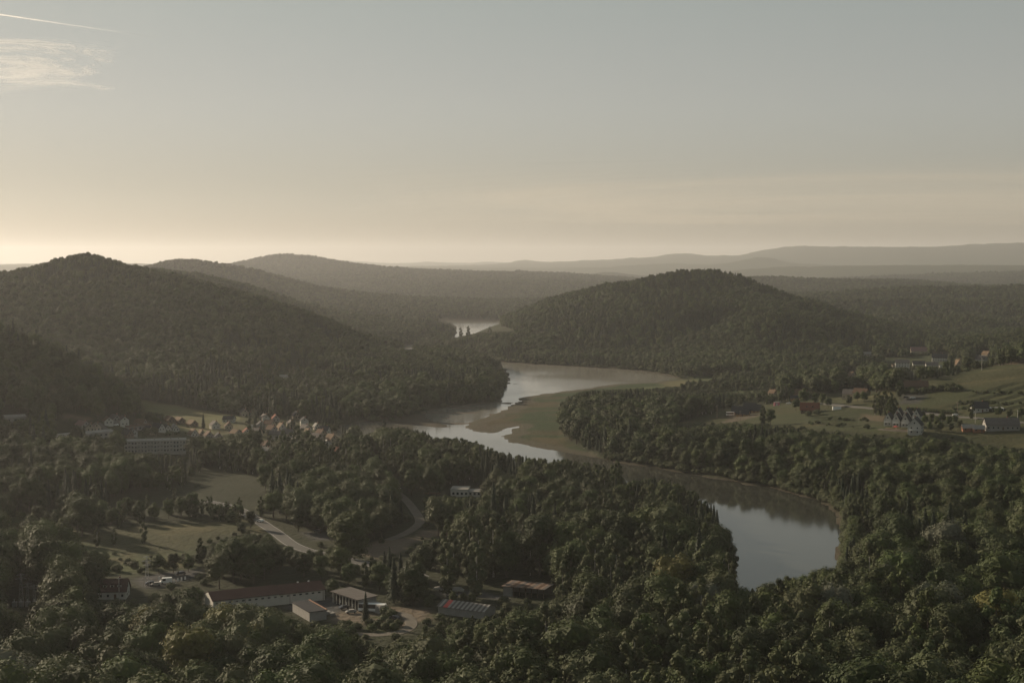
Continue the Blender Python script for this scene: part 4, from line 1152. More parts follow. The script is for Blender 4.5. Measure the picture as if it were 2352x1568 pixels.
# low white ruin in the peninsula wood
a, b_, l, rz, nrm, z0 = from_two((1035, 1140), (1102, 1141))
c = (a + b_) / 2 + nrm * 6
e = thing('flat_building', 'low white flat roofed building hidden in the peninsula woods', 'building', c[0], c[1], z0, rz)
part('wall', join(box(-l / 2, l * .1, -6, 6, -1, 4.2), box(l * .1 + .003, l / 2, -6, 4, -1, 3.0)), WHITE, e)
part('roof', join(box(-l / 2 - .2, l * .1 + .2, -6.2, 6.2, 4.203, 4.45), box(l * .1 + .25, l / 2 + .2, -6.2, 4.2, 3.003, 3.25)), R_LIGHT, e)
for k in range(7):
    part('window', box(-l / 2 + 1 + k * 2.5, -l / 2 + 2.3 + k * 2.5, -6.06, -6.003, 1.2, 2.6), GLASS, e)
register(c[0], c[1], z0, l, 12, 4.4, rz, .2)
x, y, z = hit(993, 1134)
t = thing('timber_pile', 'long pile of pale cut timber lit by the sun on the peninsula', 'timber pile', x, y, z, -.05)
for k in range(9):
    part('log', tube0((-5 + (k % 3) * .2, -.9 + (k % 5) * .45, .25 + .45 * (k // 5)), (5, -.9 + (k % 5) * .45, .25 + .45 * (k // 5)), .22) if False else box(-5 + (k % 3) * .2, 5, -1 + (k % 5) * .46, -.6 + (k % 5) * .46, .05 + .44 * (k // 5), .45 + .44 * (k // 5)), R_TAN, t)
BUILT.append(dict(x=x, y=y, r=5, keep=V_RUIN))

# apartment block
a, b_, l, rz, nrm, z0 = from_two((286, 1036), (427, 1043))
W_ = 11.0
c = (a + b_) / 2 + nrm * W_ / 2
e = thing('apartment_block', 'long three storey grey apartment block with flat roof in the trees on the left', 'apartment block', c[0], c[1], z0, rz)
part('wall', box(-l / 2, l / 2, -W_ / 2, W_ / 2, -1.5, 8.6), mat('render_pale_grey', (.40, .385, .35), .9, noise=[(.4, .5, .8)]), e)
rf = part('roof', box(-l / 2 - .5, l / 2 + .5, -W_ / 2 - .7, W_ / 2 + .5, 8.603, 9.0), R_LIGHT, e)
for k in range(7):
    part('chimney', box(-l / 2 + 3 + k * l / 7.5, -l / 2 + 4 + k * l / 7.5, -.5, .5, 9.003, 9.9), CONC, rf)
nw = 19
for f_ in range(3):
    for k in range(nw):
        X = -l / 2 + l * (k + .5) / nw
        shared('window', ('aw',), lambda: box(-.7, .7, -.04, .04, -.7, .7), GLASS, e, (X, -W_ / 2 - .035, 1.6 + 2.75 * f_))
    for k in range(6):
        X = -l / 2 + l * (k + .5) / 6
        shared('balcony', ('ab',), lambda: box(-1.6, 1.6, -1.2, -.003, -.5, .5), CONC, e, (X, -W_ / 2 - .1, .45 + 2.75 * f_ + .6))
register(c[0], c[1], z0, l, W_, 9, rz, .35)
# flat halls on the left
for (pA, pB, W_, h, rm, lab) in (((12, 972), (60, 975), 14, 5, R_LIGHT, 'pale roofed hall at the left edge behind the conifers'), ((128, 1010), (262, 1010), 10, 4.5, R_LIGHT, 'long flat school like building with pale roof edge left of the village'),
                                 ((20, 1032), (62, 1030), 9, 4, R_LIGHT, 'low hall with greenish white roof at the left edge below the conifers'), ((296, 987), (348, 990), 8, 3.4, R_BROWN, 'long low building with brown roof beside the white two storey house')):
    a, b_, l, rz, nrm, z0 = from_two(pA, pB)
    c = (a + b_) / 2 + nrm * W_ / 2
    e = thing('hall', lab, 'hall', c[0], c[1], z0, rz)
    part('wall', box(-l / 2, l / 2, -W_ / 2, W_ / 2, -1.5, h), GREYW, e)
    part('roof', ([(-l / 2 - .4, -W_ / 2 - .4, h + .02), (l / 2 + .4, -W_ / 2 - .4, h + .02), (l / 2 + .4, W_ / 2 + .4, h + .02), (-l / 2 - .4, W_ / 2 + .4, h + .02), (-l / 2 - .4, 0, h + 1.2), (l / 2 + .4, 0, h + 1.2)],
                  [(3, 2, 1, 0), (0, 1, 5, 4), (2, 3, 4, 5), (1, 2, 5), (3, 0, 4)]), rm, e)
    for k in range(max(3, int(l / 4))):
        X = -l / 2 + l * (k + .5) / max(3, int(l / 4))
        shared('window', ('hw',), lambda: box(-.9, .9, -.04, .04, -.7, .7), GLASS, e, (X, -W_ / 2 - .035, h * .55))
    register(c[0], c[1], z0, l, W_, h + 1, rz, .8)


# ------------------------------------------------------------------ vehicles, boats, posts
def car(px, py, rot, m, label, kind='car', group=None):
    x, y, z = hit(px, py)
    z = float(max(terrain(x + a_, y + b__) for a_ in (-2, 0, 2) for b__ in (-2, 0, 2))) + .15
    e = thing(kind, label, kind, x, y, z, R(rot), group)
    if kind == 'car':
        L_, Wd, hb, hc = 4.3, 1.75, .95, 1.45
    elif kind == 'van':
        L_, Wd, hb, hc = 5.2, 1.95, 1.1, 2.3
    elif kind == 'camper':
        L_, Wd, hb, hc = 6.5, 2.3, 1.3, 2.9
    else:
        L_, Wd, hb, hc = 11.0, 2.5, 1.3, 3.1
    W2 = Wd / 2
    f0, f1, r1 = (.16, .36, .86) if kind == 'car' else ((.10, .22, 1.0) if kind == 'van' else (.01, .03, 1.0))
    prof = [(0, .35), (0, hb * .75), (f0 * L_, hb), (f1 * L_, hc), (r1 * L_ - (.35 if kind == 'car' else .05), hc), (L_ - .02, hb if kind == 'car' else hc - .1), (L_, .35)]
    V = [(p[0] - L_ / 2, -W2, p[1]) for p in prof] + [(p[0] - L_ / 2, W2, p[1]) for p in prof]
    n = len(prof)
    Fc = [tuple(range(n)), tuple(range(2 * n - 1, n - 1, -1))] + [((i + 1) % n, i, i + n, (i + 1) % n + n) for i in range(n)]
    part('body', (V, Fc), m, e)
    z0_, z1_ = hb + .06, hc - .12
    xa, xb = (f1 * L_ - .1) - L_ / 2, (r1 * L_ - .5) - L_ / 2
    if kind == 'van': xb = xa + 1.4
    for sg in (-1, 1):
        part('side_window', box(xa, xb, sg * (W2 + .008) - .006, sg * (W2 + .008) + .006, z0_, z1_), GLASS, e)
        for wx in (-.31, .31):
            t = []
            for q in range(10):
                an = q / 10 * 2 * math.pi
                t.append((wx * L_ + .34 * math.cos(an), sg * (W2 - .1) - .12, .34 + .34 * math.sin(an)))
            t += [(p[0], p[1] + .24, p[2]) for p in t]
            part('wheel', (t, [tuple(range(10)), tuple(range(19, 9, -1))] + [(i, i + 10, (i + 1) % 10 + 10, (i + 1) % 10) for i in range(10)]), RUBBER, e)
    dx = (f1 - f0) * L_; dz = hc - hb
    part('windscreen', ([(f0 * L_ - L_ / 2 - .01 + dx * .1, -W2 * .85, hb + dz * .1 + .02), (f0 * L_ - L_ / 2 - .01 + dx * .1, W2 * .85, hb + dz * .1 + .02),
                         (f0 * L_ - L_ / 2 - .01 + dx * .9, W2 * .8, hb + dz * .9 + .02), (f0 * L_ - L_ / 2 - .01 + dx * .9, -W2 * .8, hb + dz * .9 + .02)], [(0, 3, 2, 1)]), GLASS, e)
    return e


car(381, 1339, 20, PWHITE, 'white delivery van parked on the lot at the lower left', 'van')
car(855, 1404, -12, PWHITE, 'white bus with dark windows parked beside the garage', 'bus')
car(1677, 955, 5, PWHITE, 'white camper with dark windows beside the timber cabins', 'camper')
car(2118, 948.5, -8, PDARK, 'dark car on the hillside road, left one near the row houses')
car(2194, 955.5, -8, PWHITE, 'white car on the middle of the hillside road')
car(2297, 965.5, -8, PWHITE, 'white car on the hillside road near the right edge')
car(530, 992, 10, PDARK, 'dark car parked below the brown roofed house, left of two')
car(536, 992.5, 10, PWHITE, 'white car parked below the brown roofed house, right of two')
car(1811, 929, -10, PWHITE, 'white car parked on the meadow near the pink cabin')
car(266, 981, 10, PWHITE, 'white car parked at the white two storey house')
car(2080, 916, -5, PDARK, 'dark car in the car park below the grass slope, left one', group='cars below the grass slope')
car(2096, 917, -5, PWHITE, 'white car in the car park below the grass slope, right one', group='cars below the grass slope')
car(730, 1222, -30, PDARK, 'dark car beside the main road near the junction')
for px, py, rot, m_, lb in ((790, 1398, 30, PDARK, 'dark car parked in the yard in front of the garage bays'), (806, 1408, 15, GREYW, 'grey car parked in the yard right in front of the garage'), (905, 1422, -25, PDARK, 'dark car on the bare earth of the yard'),
                            (345, 1342, 20, PDARK, 'dark car on the lot left of the white van'), (358, 1345, 15, GREYW, 'grey car on the lot just left of the white van'), (415, 1320, 25, PDARK, 'dark car on the upper parking lot'),
                            (598, 1199, -40, PWHITE, 'white car driving on the main road above the trees'), (1040, 1372, -10, PDARK, 'dark car beside the striped roof')):
    car(px, py, rot, m_, lb)
for k in range(8):
    px = 366 + k * 8.5
    py = (1330, 1331, 1333, 1334, 1336, 1334, 1332, 1330)[k]
    x, y, z = hit(px, py)
    t = thing('marker_post', 'squat white marker post in the row on the parking lot', 'post', x, y, z, 0, 'white posts on the parking lot')
    part('post', box(-.3, .3, -.15, .15, -.3, 1.3), PWHITE, t)
    part('cap', box(-.34, .34, -.19, .19, 1.303, 1.4), CONC, t)


def boat(px, py, rot, L_, label):
    x, y, z = hit(px, py)
    e = thing('boat', label, 'boat', x, y, z + .2, R(rot), 'boats on the yard')
    st = [(-.5, .42, .25), (-.2, .5, .18), (.15, .46, .15), (.38, .28, .25), (.5, .02, .5)]
    V, Fc = [], []
    for t, hw, keel in st:
        V += [(t * L_, -hw * 2.4, 1.35), (t * L_, -hw * 1.6, .6), (t * L_, 0, keel), (t * L_, hw * 1.6, .6), (t * L_, hw * 2.4, 1.35)]
    for i in range(len(st) - 1):
        for k in range(4):
            Fc.append((i * 5 + k, i * 5 + k + 1, i * 5 + k + 6, i * 5 + k + 5))
    Fc.append((0, 1, 2, 3, 4)); part('hull', (V, Fc), PWHITE, e)
    dk = [(t * L_, s * hw * 2.38, 1.36) for t, hw, _ in st for s in (-1, 1)]
    top = [(t * L_ * .9, s * hw * .9, 2.0 if abs(t) < .4 else 1.5) for t, hw, _ in st for s in (-1, 1)]
    V = dk + top; Fc = []
    for i in range(len(st) - 1):
        a0, b0 = 2 * i, 2 * i + 1
        Fc += [(a0, a0 + 2, a0 + 12, a0 + 10), (b0, b0 + 10, b0 + 12, b0 + 2), (a0 + 10, a0 + 12, b0 + 12, b0 + 10)]
    Fc += [(0, 10, 11, 1)]
    part('cover', (V, Fc), R_LIGHT, e)
    part('cradle', join(box(-1.6, -1.3, -1, 1, -.5, .6), box(1.3, 1.6, -1, 1, -.5, .6)), WOODD, e)


boat(1018, 1358, -14, 8, 'larger white boat under a pale cover on the yard, left one of two')
boat(1047, 1360, -8, 7, 'smaller white boat on the yard, right one of two')

x, y, z = hit(1784, 931)
t = thing('site_cabin', 'pink box shaped site cabin on the meadow', 'cabin', x, y, z, -.1)
part('wall', box(-2.4, 2.4, -1.3, 1.3, -.4, 2.9), PPINK, t); part('roof', box(-2.5, 2.5, -1.4, 1.4, 2.903, 3.05), R_LIGHT, t); part('door', box(-.4, .4, -1.36, -1.303, .1, 2.0), FRAMEW, t)
x, y, z = hit(1922, 940)
t = thing('container', 'white container standing alone on the meadow right of the red roof', 'container', x, y, z, -.05)
part('body', box(-3.4, 3.4, -1.2, 1.2, -.4, 2.4), PWHITE, t); part('roof', box(-3.5, 3.5, -1.3, 1.3, 2.403, 2.5), R_LIGHT, t); part('door', box(3.403, 3.45, -1.0, 1.0, .1, 2.2), GREYW, t)
x, y, z = hit(2058, 986)
t = thing('parasol', 'red parasol on the terrace below the white row houses', 'parasol', x, y, z)
part('pole', box(-.05, .05, -.05, .05, -.3, 2.3), FRAMEW, t)
V = [(math.cos(q * math.pi / 4) * 2.2, math.sin(q * math.pi / 4) * 2.2, 1.95) for q in range(8)] + [(0, 0, 2.7), (0, 0, 2.2)]
part('canopy', (V, [(q, (q + 1) % 8, 8) for q in range(8)] + [((q + 1) % 8, q, 9) for q in range(8)]), PRED, t)
a, b_, l, rz, nrm, z0 = from_two((2030, 987), (2096, 991))
c = (a + b_) / 2
zd = float(max(terrain(*a), terrain(*b_))) + .5
t = thing('terrace', 'sunlit timber terrace on a stone wall below the white row houses', 'terrace', c[0], c[1], zd, rz)
for k in range(int(l / 1.0)):
    part('plank', box(-l / 2 + k, -l / 2 + k + .95, 0, 5.5, -.12 + .004 * (k % 2), .03 + .004 * (k % 2)), R_TAN, t)
part('stone_wall', box(-l / 2, l / 2, .2, 5.2, -3.0, -.13), CONC, t)
BUILT.append(dict(x=c[0], y=c[1], r=l / 2, keep=[(2030, 982), (2096, 985), (2096, 991), (2030, 990)]))


def lattice(h, w0, w1, arms=0):
    bars = []
    n = max(4, int(h / 2))
    for k in range(n):
        za, zb = h * k / n, h * (k + 1) / n
        wa, wb = w0 + (w1 - w0) * k / n, w0 + (w1 - w0) * (k + 1) / n
        cs = lambda w, z: [(-w, -w, z), (w, -w, z), (w, w, z), (-w, w, z)]
        A_, B_ = cs(wa, za), cs(wb, zb)
        for q in range(4):
            bars.append(tube_s(A_[q], B_[q], .07)); bars.append(tube_s(A_[q], B_[(q + 1) % 4], .045)); bars.append(tube_s(B_[q], B_[(q + 1) % 4], .045))
    return join(*bars)


def tube_s(p, q, r):
    p, q = Vector(p), Vector(q)
    d = (q - p).normalized(); a_ = d.orthogonal().normalized() * r; b__ = d.cross(a_)
    V = [tuple(o + s) for o in (p, q) for s in (a_, b__, -a_, -b__)]
    return V, [(0, 1, 5, 4), (1, 2, 6, 5), (2, 3, 7, 6), (3, 0, 4, 7), (3, 2, 1, 0), (4, 5, 6, 7)]


def pylon(px, py, h, label, arms=3, group='steel lattice pylons'):
    x, y, z = hit(px, py)
    e = thing('power_pylon', label, 'pylon', x, y, z, .3, group)
    part('tower', lattice(h, h * .075, .18), METAL, e)
    for k in range(arms):
        zz = h * (.97 - .13 * k); wd = 1.6 + .5 * (k % 2)
        part('cross_arm', join(tube_s((-wd, 0, zz), (wd, 0, zz), .07), tube_s((-wd, 0, zz), (0, 0, zz + .6), .05), tube_s((wd, 0, zz), (0, 0, zz + .6), .05)), METAL, e)
    return x, y, z


pylon(338, 1346, 13, 'tall lattice pylon beside the parking lot')
pylon(49, 1385, 12, 'lattice mast of the substation, left one of three', 2, 'masts of the substation')
pylon(64, 1390, 9, 'lattice mast of the substation, middle one of three', 2, 'masts of the substation')
pylon(79, 1388, 8, 'lattice mast of the substation, right one of three', 2, 'masts of the substation')
x, y, z = hit(58, 1392)
t = thing('transformer', 'bank of shiny grey transformers at the foot of the substation masts', 'transformer', x, y, z, .1)
for k in range(4):
    bx_ = part('tank', box(-5 + k * 2.6, -3.2 + k * 2.6, -.8, .8, -.3, 2.0), METAL, t)
    part('insulator', box(-4.4 + k * 2.6, -4.1 + k * 2.6, -.1, .1, 2.003, 3.1), PWHITE, bx_)
for (px, py, h, lb) in ((2240, 972, 9, 'white wooden pole left of the orange huts'), (2337, 974, 10, 'tall pale pole at the right edge by the road'), (2199, 947, 8, 'brown double pole on the slope above the road'), (2255, 850, 11, 'pale concrete pole on the crest of the grass hill, left one'),
                        (2301, 838, 11, 'pale concrete pole on the crest of the grass hill, right one'), (1647, 962, 12, 'thin pole on the meadow in front of the timber cabins'), (1700, 968, 9, 'short thin pole on the meadow below the timber cabins'),
                        (274, 1392, 12, 'tall grey pole in front of the white house at lower left'), (798, 1305, 10, 'wooden pole beside the main road'), (918, 1150, 8, 'wooden pole beside the forest road')):
    x, y, z = hit(px, py)
    t = thing('utility_pole', lb, 'pole', x, y, z, .4, 'utility poles')
    part('pole', tube_s((0, 0, -.6), (0, 0, h), .17), CONC if 'concrete' in lb or 'pale' in lb or 'white' in lb else WOODD, t)
    part('cross_arm', box(-.9, .9, -.06, .06, h - .7, h - .55), METAL, t)
# fence posts along the left edge of the right meadow
a, b_, l, rz, nrm, z0 = from_two((1552, 973), (1676, 957))
t = thing('field_fence', 'pale post and rail fence along the left edge of the right meadow', 'fence', a[0], a[1], 0, 0)
pp = []
for k in range(22):
    q = a + (b_ - a) * k / 21; zz = float(terrain(*q))
    part('post', box(q[0] - a[0] - .08, q[0] - a[0] + .08, q[1] - a[1] - .08, q[1] - a[1] + .08, zz - .4, zz + 1.25), R_TAN, t)
    pp.append((q[0] - a[0], q[1] - a[1], zz + 1.0))
for k in range(21):
    part('rail', tube_s(pp[k], pp[k + 1], .06), R_TAN, t)


# ------------------------------------------------------------------ trees one can pick out
def exec_hand():
    # lone birches on the low meadow
    for px, py, h, lb in ((330, 1247, 11.5, 'lone slender birch in the middle of the low meadow'), (223, 1256, 10.5, 'sunlit birch at the left end of the low meadow'), (262, 1252, 9, 'greyish birch right of the sunlit one on the low meadow'),
                          (96, 1246, 11, 'tall birch on the scrub left of the low meadow'), (115, 1272, 8, 'short birch below the tall one in the scrub'), (440, 1185, 12, 'tall birch at the top of the low meadow'),
                          (465, 1182, 9.5, 'birch touching the tall one at the top of the low meadow'), (600, 1186, 12, 'pointed tree at the upper end of the main road'), (548, 1212, 9, 'dark tree left of the upper end of the main road'),
                          (35, 1262, 9, 'small pointed tree in the scrub at the left edge'), (402, 1157, 10, 'slim sunlit tree above the low meadow'), (520, 1182, 8, 'small bushy tree beside the main road top'),
                          (2042, 962, 16, 'tall tree of the clump right of the terraced meadow')):
        H_(px, py, 7 if 'birch' in lb or 'slim' in lb else 6, h, lb, 'birch_tree' if 'birch' in lb else 'broadleaf_tree', LEAFB if 'birch' in lb else None)
    g = random.Random(3)
    for k in range(26):
        px = g.uniform(330, 560); py = 1178 + (px - 330) * .05 + g.uniform(-14, 10)
        H_(px, py, g.choice((6, 7, 7, 8, 12)), g.uniform(5, 10), 'tree of the loose belt across the upper low meadow', 'broadleaf_tree', None, 'trees across the upper low meadow')
    for k, (px, py, h) in enumerate(((555, 1232, 8), (575, 1212, 10))):
        H_(px, py, 1, h, ('dark bushy tree under the main road', 'dark tree overhanging the main road edge')[k])
    # meadow on the right
    for px, py, kd, h, lb in ((1752, 978, 6, 17, 'tall tree standing alone in front of the timber cabins'), (1770, 977, 1, 14, 'bushy tree leaning on the tall one in front of the cabins'), (1828, 942, 2, 10, 'round dark bush left of the red roofed house'),
                              (1846, 928, 0, 15, 'big dark round tree above the red roofed house'), (1872, 928, 3, 11, 'spreading tree behind the red roofed house'), (1890, 930, 1, 11, 'upright tree right of the red roofed house'),
                              (1903, 936, 2, 9, 'low round tree near the white container'), (1876, 952, 11, 5, 'dense shrub in front of the red roofed house'), (1857, 955, 11, 4.5, 'dense shrub at the left corner of the red roofed house'),
                              (2010, 952, 8, 17, 'tallest poplar of the dark grove on the meadow'), (2022, 955, 6, 17, 'dark poplar in the grove on the meadow'), (2034, 956, 8, 16, 'poplar in the middle of the dark grove'), (2046, 958, 6, 16, 'dark poplar at the front of the grove'),
                              (2055, 955, 6, 15, 'poplar at the right end of the dark grove'), (2018, 946, 8, 17, 'poplar at the back of the dark grove'), (2032, 945, 6, 18, 'tall poplar at the back middle of the grove'), (2046, 946, 8, 17, 'tall poplar at the back right of the grove'),
                              (2231, 963, 7, 15, 'single egg shaped tree standing at the road by the modern house'), (2293, 958, 2, 8, 'round tree right of the modern house'), (2318, 962, 5, 8, 'pale round tree near the right edge by the road'), (2344, 964, 2, 9, 'dark round tree at the right edge by the road'),
                              (1990, 984, 11, 4, 'single bush left of the terrace'), (1969, 923, 2, 9, 'round tree in front of the large villa'), (1950, 930, 0, 9, 'dark round tree left of the large villa hedge'), (1985, 925, 2, 10, 'round tree right of the large villa')):
        H_(px, py, kd, h, lb, 'bush' if kd == 11 else 'broadleaf_tree')
    for px, py in ((2075, 905), (2092, 900), (2100, 905), (2120, 902), (2140, 899), (2158, 897), (2172, 894), (2180, 899), (2190, 893), (2203, 897)):
        H_(px, py, 11, 5.5, 'dark shrub of the hedge across the grass hill', 'bush', LEAF, 'shrubs across the grass hill')
    for i, px in enumerate(range(2088, 2200, 8)):
        H_(px, 943.5 + (px - 2088) * .065, 11, 3.4, 'low dark shrub in the row above the hillside road', 'bush', LEAF, 'shrubs above the hillside road')
    g = random.Random(9)
    for (x0, x1, y0, y1, wh) in ((2235, 2352, 900, 903, 'topmost terrace edge under the grass hill'), (2205, 2352, 926, 929, 'terrace edge above the modern house'), (2190, 2300, 939, 945, 'terrace edge just behind the modern house'),
                                 (1905, 2000, 962, 966, 'upper terrace edge below the red roofed house'), (1860, 1960, 973, 980, 'lower terrace edge below the red roofed house')):
        px = x0
        while px < x1:
            H_(px, y0 + (y1 - y0) * (px - x0) / (x1 - x0) + g.uniform(-2.5, 2.5), g.choice((11, 12, 12)), g.uniform(1.4, 3.4), 'small shrub on the ' + wh, 'bush', None, 'shrubs on the terrace edges')
            px += g.choice((5, 8, 11, 18))
    # white row houses: garden trees to the right
    for i, (px, py, kd, h) in enumerate(((2125, 975, 2, 7), (2140, 972, 1, 8), (2152, 978, 0, 8), (2165, 972, 2, 8), (2180, 978, 1, 8), (2193, 975, 2, 7), (2135, 988, 0, 7), (2160, 990, 2, 7), (2185, 992, 1, 7), (2205, 985, 0, 7), (2120, 962, 2, 6))):
        H_(px, py, kd, h, 'dark garden tree between the white row houses and the orange huts', 'broadleaf_tree', None, 'garden trees by the row houses')
    # village conifer, yard conifers, trees by the parking
    for px, py, h, lb in ((467, 984, 13, 'dark spruce standing on the lit field in the village'), (840, 1432, 12.5, 'dark spruce standing alone in the warehouse yard'), (598, 1015, 11, 'dark spruce in the middle of the village'), (905, 1385, 19, 'tall dark spruce right of the garage, left one'),
                          (920, 1380, 20, 'tallest dark spruce right of the garage'), (935, 1388, 18, 'tall dark spruce right of the garage, right one'), (895, 1345, 17, 'dark spruce behind the garage below the main road'), (883, 1338, 14, 'smaller dark spruce behind the garage'),
                          (948, 1372, 17, 'dark spruce beside the boats'), (962, 1380, 14, 'shorter dark spruce beside the boats')):
        H_(px, py, 9, h, lb, 'conifer_tree')
    for px, py, kd, h, lb in ((803, 1282, 3, 10, 'big round bush like tree beside the bare earth lot'), (877, 1253, 2, 4.5, 'little round tree on the bare earth lot'), (840, 1252, 6, 5, 'small pointed tree at the edge of the bare earth lot'),
                              (433, 1313, 0, 9, 'dark round tree standing between the two parking lots'), (365, 1316, 2, 9, 'round tree at the back of the parking lot'), (398, 1316, 1, 10, 'upright tree at the back of the parking lot'), (460, 1290, 6, 12, 'slender tree above the parking lot'),
                              (764, 1370, 2, 8, 'round tree between warehouse and garage'), (800, 1345, 0, 11, 'dark round tree behind the garage'), (838, 1350, 7, 12, 'slender pale tree behind the garage'), (455, 1390, 0, 8, 'round tree left of the warehouse'), (425, 1382, 2, 6, 'low round tree above the near wood, left of the warehouse'),
                              (1040, 1384, 5, 5, 'pale young tree behind the striped roof, left one'), (1065, 1386, 5, 5, 'pale young tree behind the striped roof, middle one'), (1085, 1388, 5, 5.5, 'pale young tree behind the striped roof, right one'), (985, 1400, 5, 6, 'pale willow like tree at the left end of the striped roof'),
                              (888, 1412, 11, 4, 'pale shrub between garage and striped roof'), (900, 1416, 11, 3.6, 'pale shrub in the yard right of the spruce')):
        H_(px, py, kd, h, lb, 'bush' if kd == 11 else 'broadleaf_tree')
    for i, (px, py) in enumerate(((790, 1448), (808, 1452), (820, 1445), (855, 1448), (870, 1440), (885, 1446), (895, 1436), (905, 1446), (915, 1438), (850, 1436), (880, 1428), (800, 1440))):
        H_(px, py, 11 + i % 2, 3.2, 'green shrub on the overgrown island of the yard', 'bush', None, 'shrubs on the yard island')
    # odd coloured crowns
    H_(1975, 1290, 5, 12, 'tree with dusty pink crown right of the river bend, left one', 'broadleaf_tree', PINKISH)
    H_(2024, 1296, 5, 10, 'tree with dusty pink crown right of the river bend, right one', 'broadleaf_tree', PINKISH)
    H_(2030, 1345, 5, 13, 'yellow green tree above the lower right wood', 'broadleaf_tree', YELLOW)
    H_(2280, 1460, 5, 12, 'yellow green tree near the right edge of the near wood', 'broadleaf_tree', YELLOW)
    for px, py, lb in ((1880, 1535, 'silvery leaved tree in the lower right wood, left one'), (2030, 1470, 'silvery leaved tree in the lower right wood, upper one'), (2150, 1500, 'silvery leaved tree in the lower right wood, right one'), (275, 1470, 'pale silvery tree in front of the white house at lower left'),
                       (215, 1465, 'pale grey green willow in the lower left wood'), (120, 1520, 'pale silvery tree low in the left wood'), (150, 1450, 'pale rounded willow at the upper edge of the left wood'), (110, 1335, 'pale silvery tree left above the white house'), (1970, 1330, 'pale tree near the river bend')):
        H_(px, py, 5, 13, lb, 'broadleaf_tree', SILVER)
    # tall trees on the far point between lake and side arm
    for px, py, h, lb in ((1058, 781, 22, 'tall ragged tree against the far lake, left one'), (1075, 780, 24, 'tall ragged tree against the far lake, middle one'), (1125, 776, 20, 'tall ragged tree against the far lake, right one'), (1040, 790, 18, 'ragged tree at the point by the side arm')):
        H_(px, py, 7, h, lb, 'broadleaf_tree')

# ------------------------------------------------------------------ tree shapes
def leafmat(name, c, vary=.22):
    return mat(name, c, rough=.75, spec=.2, trans=.12, vary=vary, noise=[(.006, .5, .68), (.05, .35, 1.35), (.7, .45, .7)])


LEAF = leafmat('leaves_green', (0.042, 0.058, 0.016), .45)
LEAFB = leafmat('leaves_pale_green', (0.062, 0.074, 0.031), .2)
NEEDLE = leafmat('needles_dark_green', (0.024, 0.037, 0.018), .2)
SILVER = leafmat('leaves_silver_green', (0.11, 0.12, 0.085), .15)
YELLOW = leafmat('leaves_yellow_green', (0.115, 0.115, 0.03), .15)
PINKISH = leafmat('blossom_dusty_pink', (0.24, 0.17, 0.12), .1)
BARK = mat('bark_brown', (0.07, 0.055, 0.042), .95, bump=(6, .5, .05))
BARKW = mat('bark_birch', (0.42, 0.40, 0.36), .85, noise=(2.5, .8, (.06, .055, .05)))

_t = (1 + 5 ** .5) / 2
ICO_V = np.array([(-1, _t, 0), (1, _t, 0), (-1, -_t, 0), (1, -_t, 0), (0, -1, _t), (0, 1, _t), (0, -1, -_t), (0, 1, -_t), (_t, 0, -1), (_t, 0, 1), (-_t, 0, -1), (-_t, 0, 1)]) / math.sqrt(1 + _t * _t)
ICO_F = [(0, 11, 5), (0, 5, 1), (0, 1, 7), (0, 7, 10), (0, 10, 11), (1, 5, 9), (5, 11, 4), (11, 10, 2), (10, 7, 6), (7, 1, 8), (3, 9, 4), (3, 4, 2), (3, 2, 6), (3, 6, 8), (3, 8, 9), (4, 9, 5), (2, 4, 11), (6, 2, 10), (8, 6, 7), (9, 8, 1)]


def leaves(pos, nrm, size, g, verts, faces):
    """four cornered leaf clumps at pos facing nrm"""
    n = len(pos)
    nrm = nrm + g.normal(0, .22, (n, 3)); nrm /= np.linalg.norm(nrm, axis=1)[:, None]
    r = g.normal(0, 1, (n, 3))
    a = np.cross(nrm, r); a /= np.linalg.norm(a, axis=1)[:, None]
    b = np.cross(nrm, a)
    s = size * g.uniform(.6, 1.35, (n, 1)); s2 = s * g.uniform(.55, .95, (n, 1))
    base = len(verts)
    q = np.stack([pos - a * s, pos - b * s2 + nrm * s * .15, pos + a * s * .9, pos + b * s2 - nrm * s * .12], 1).reshape(-1, 3)
    verts.extend(q.tolist())
    faces.extend([(base + 4 * i, base + 4 * i + 1, base + 4 * i + 2, base + 4 * i + 3) for i in range(n)])


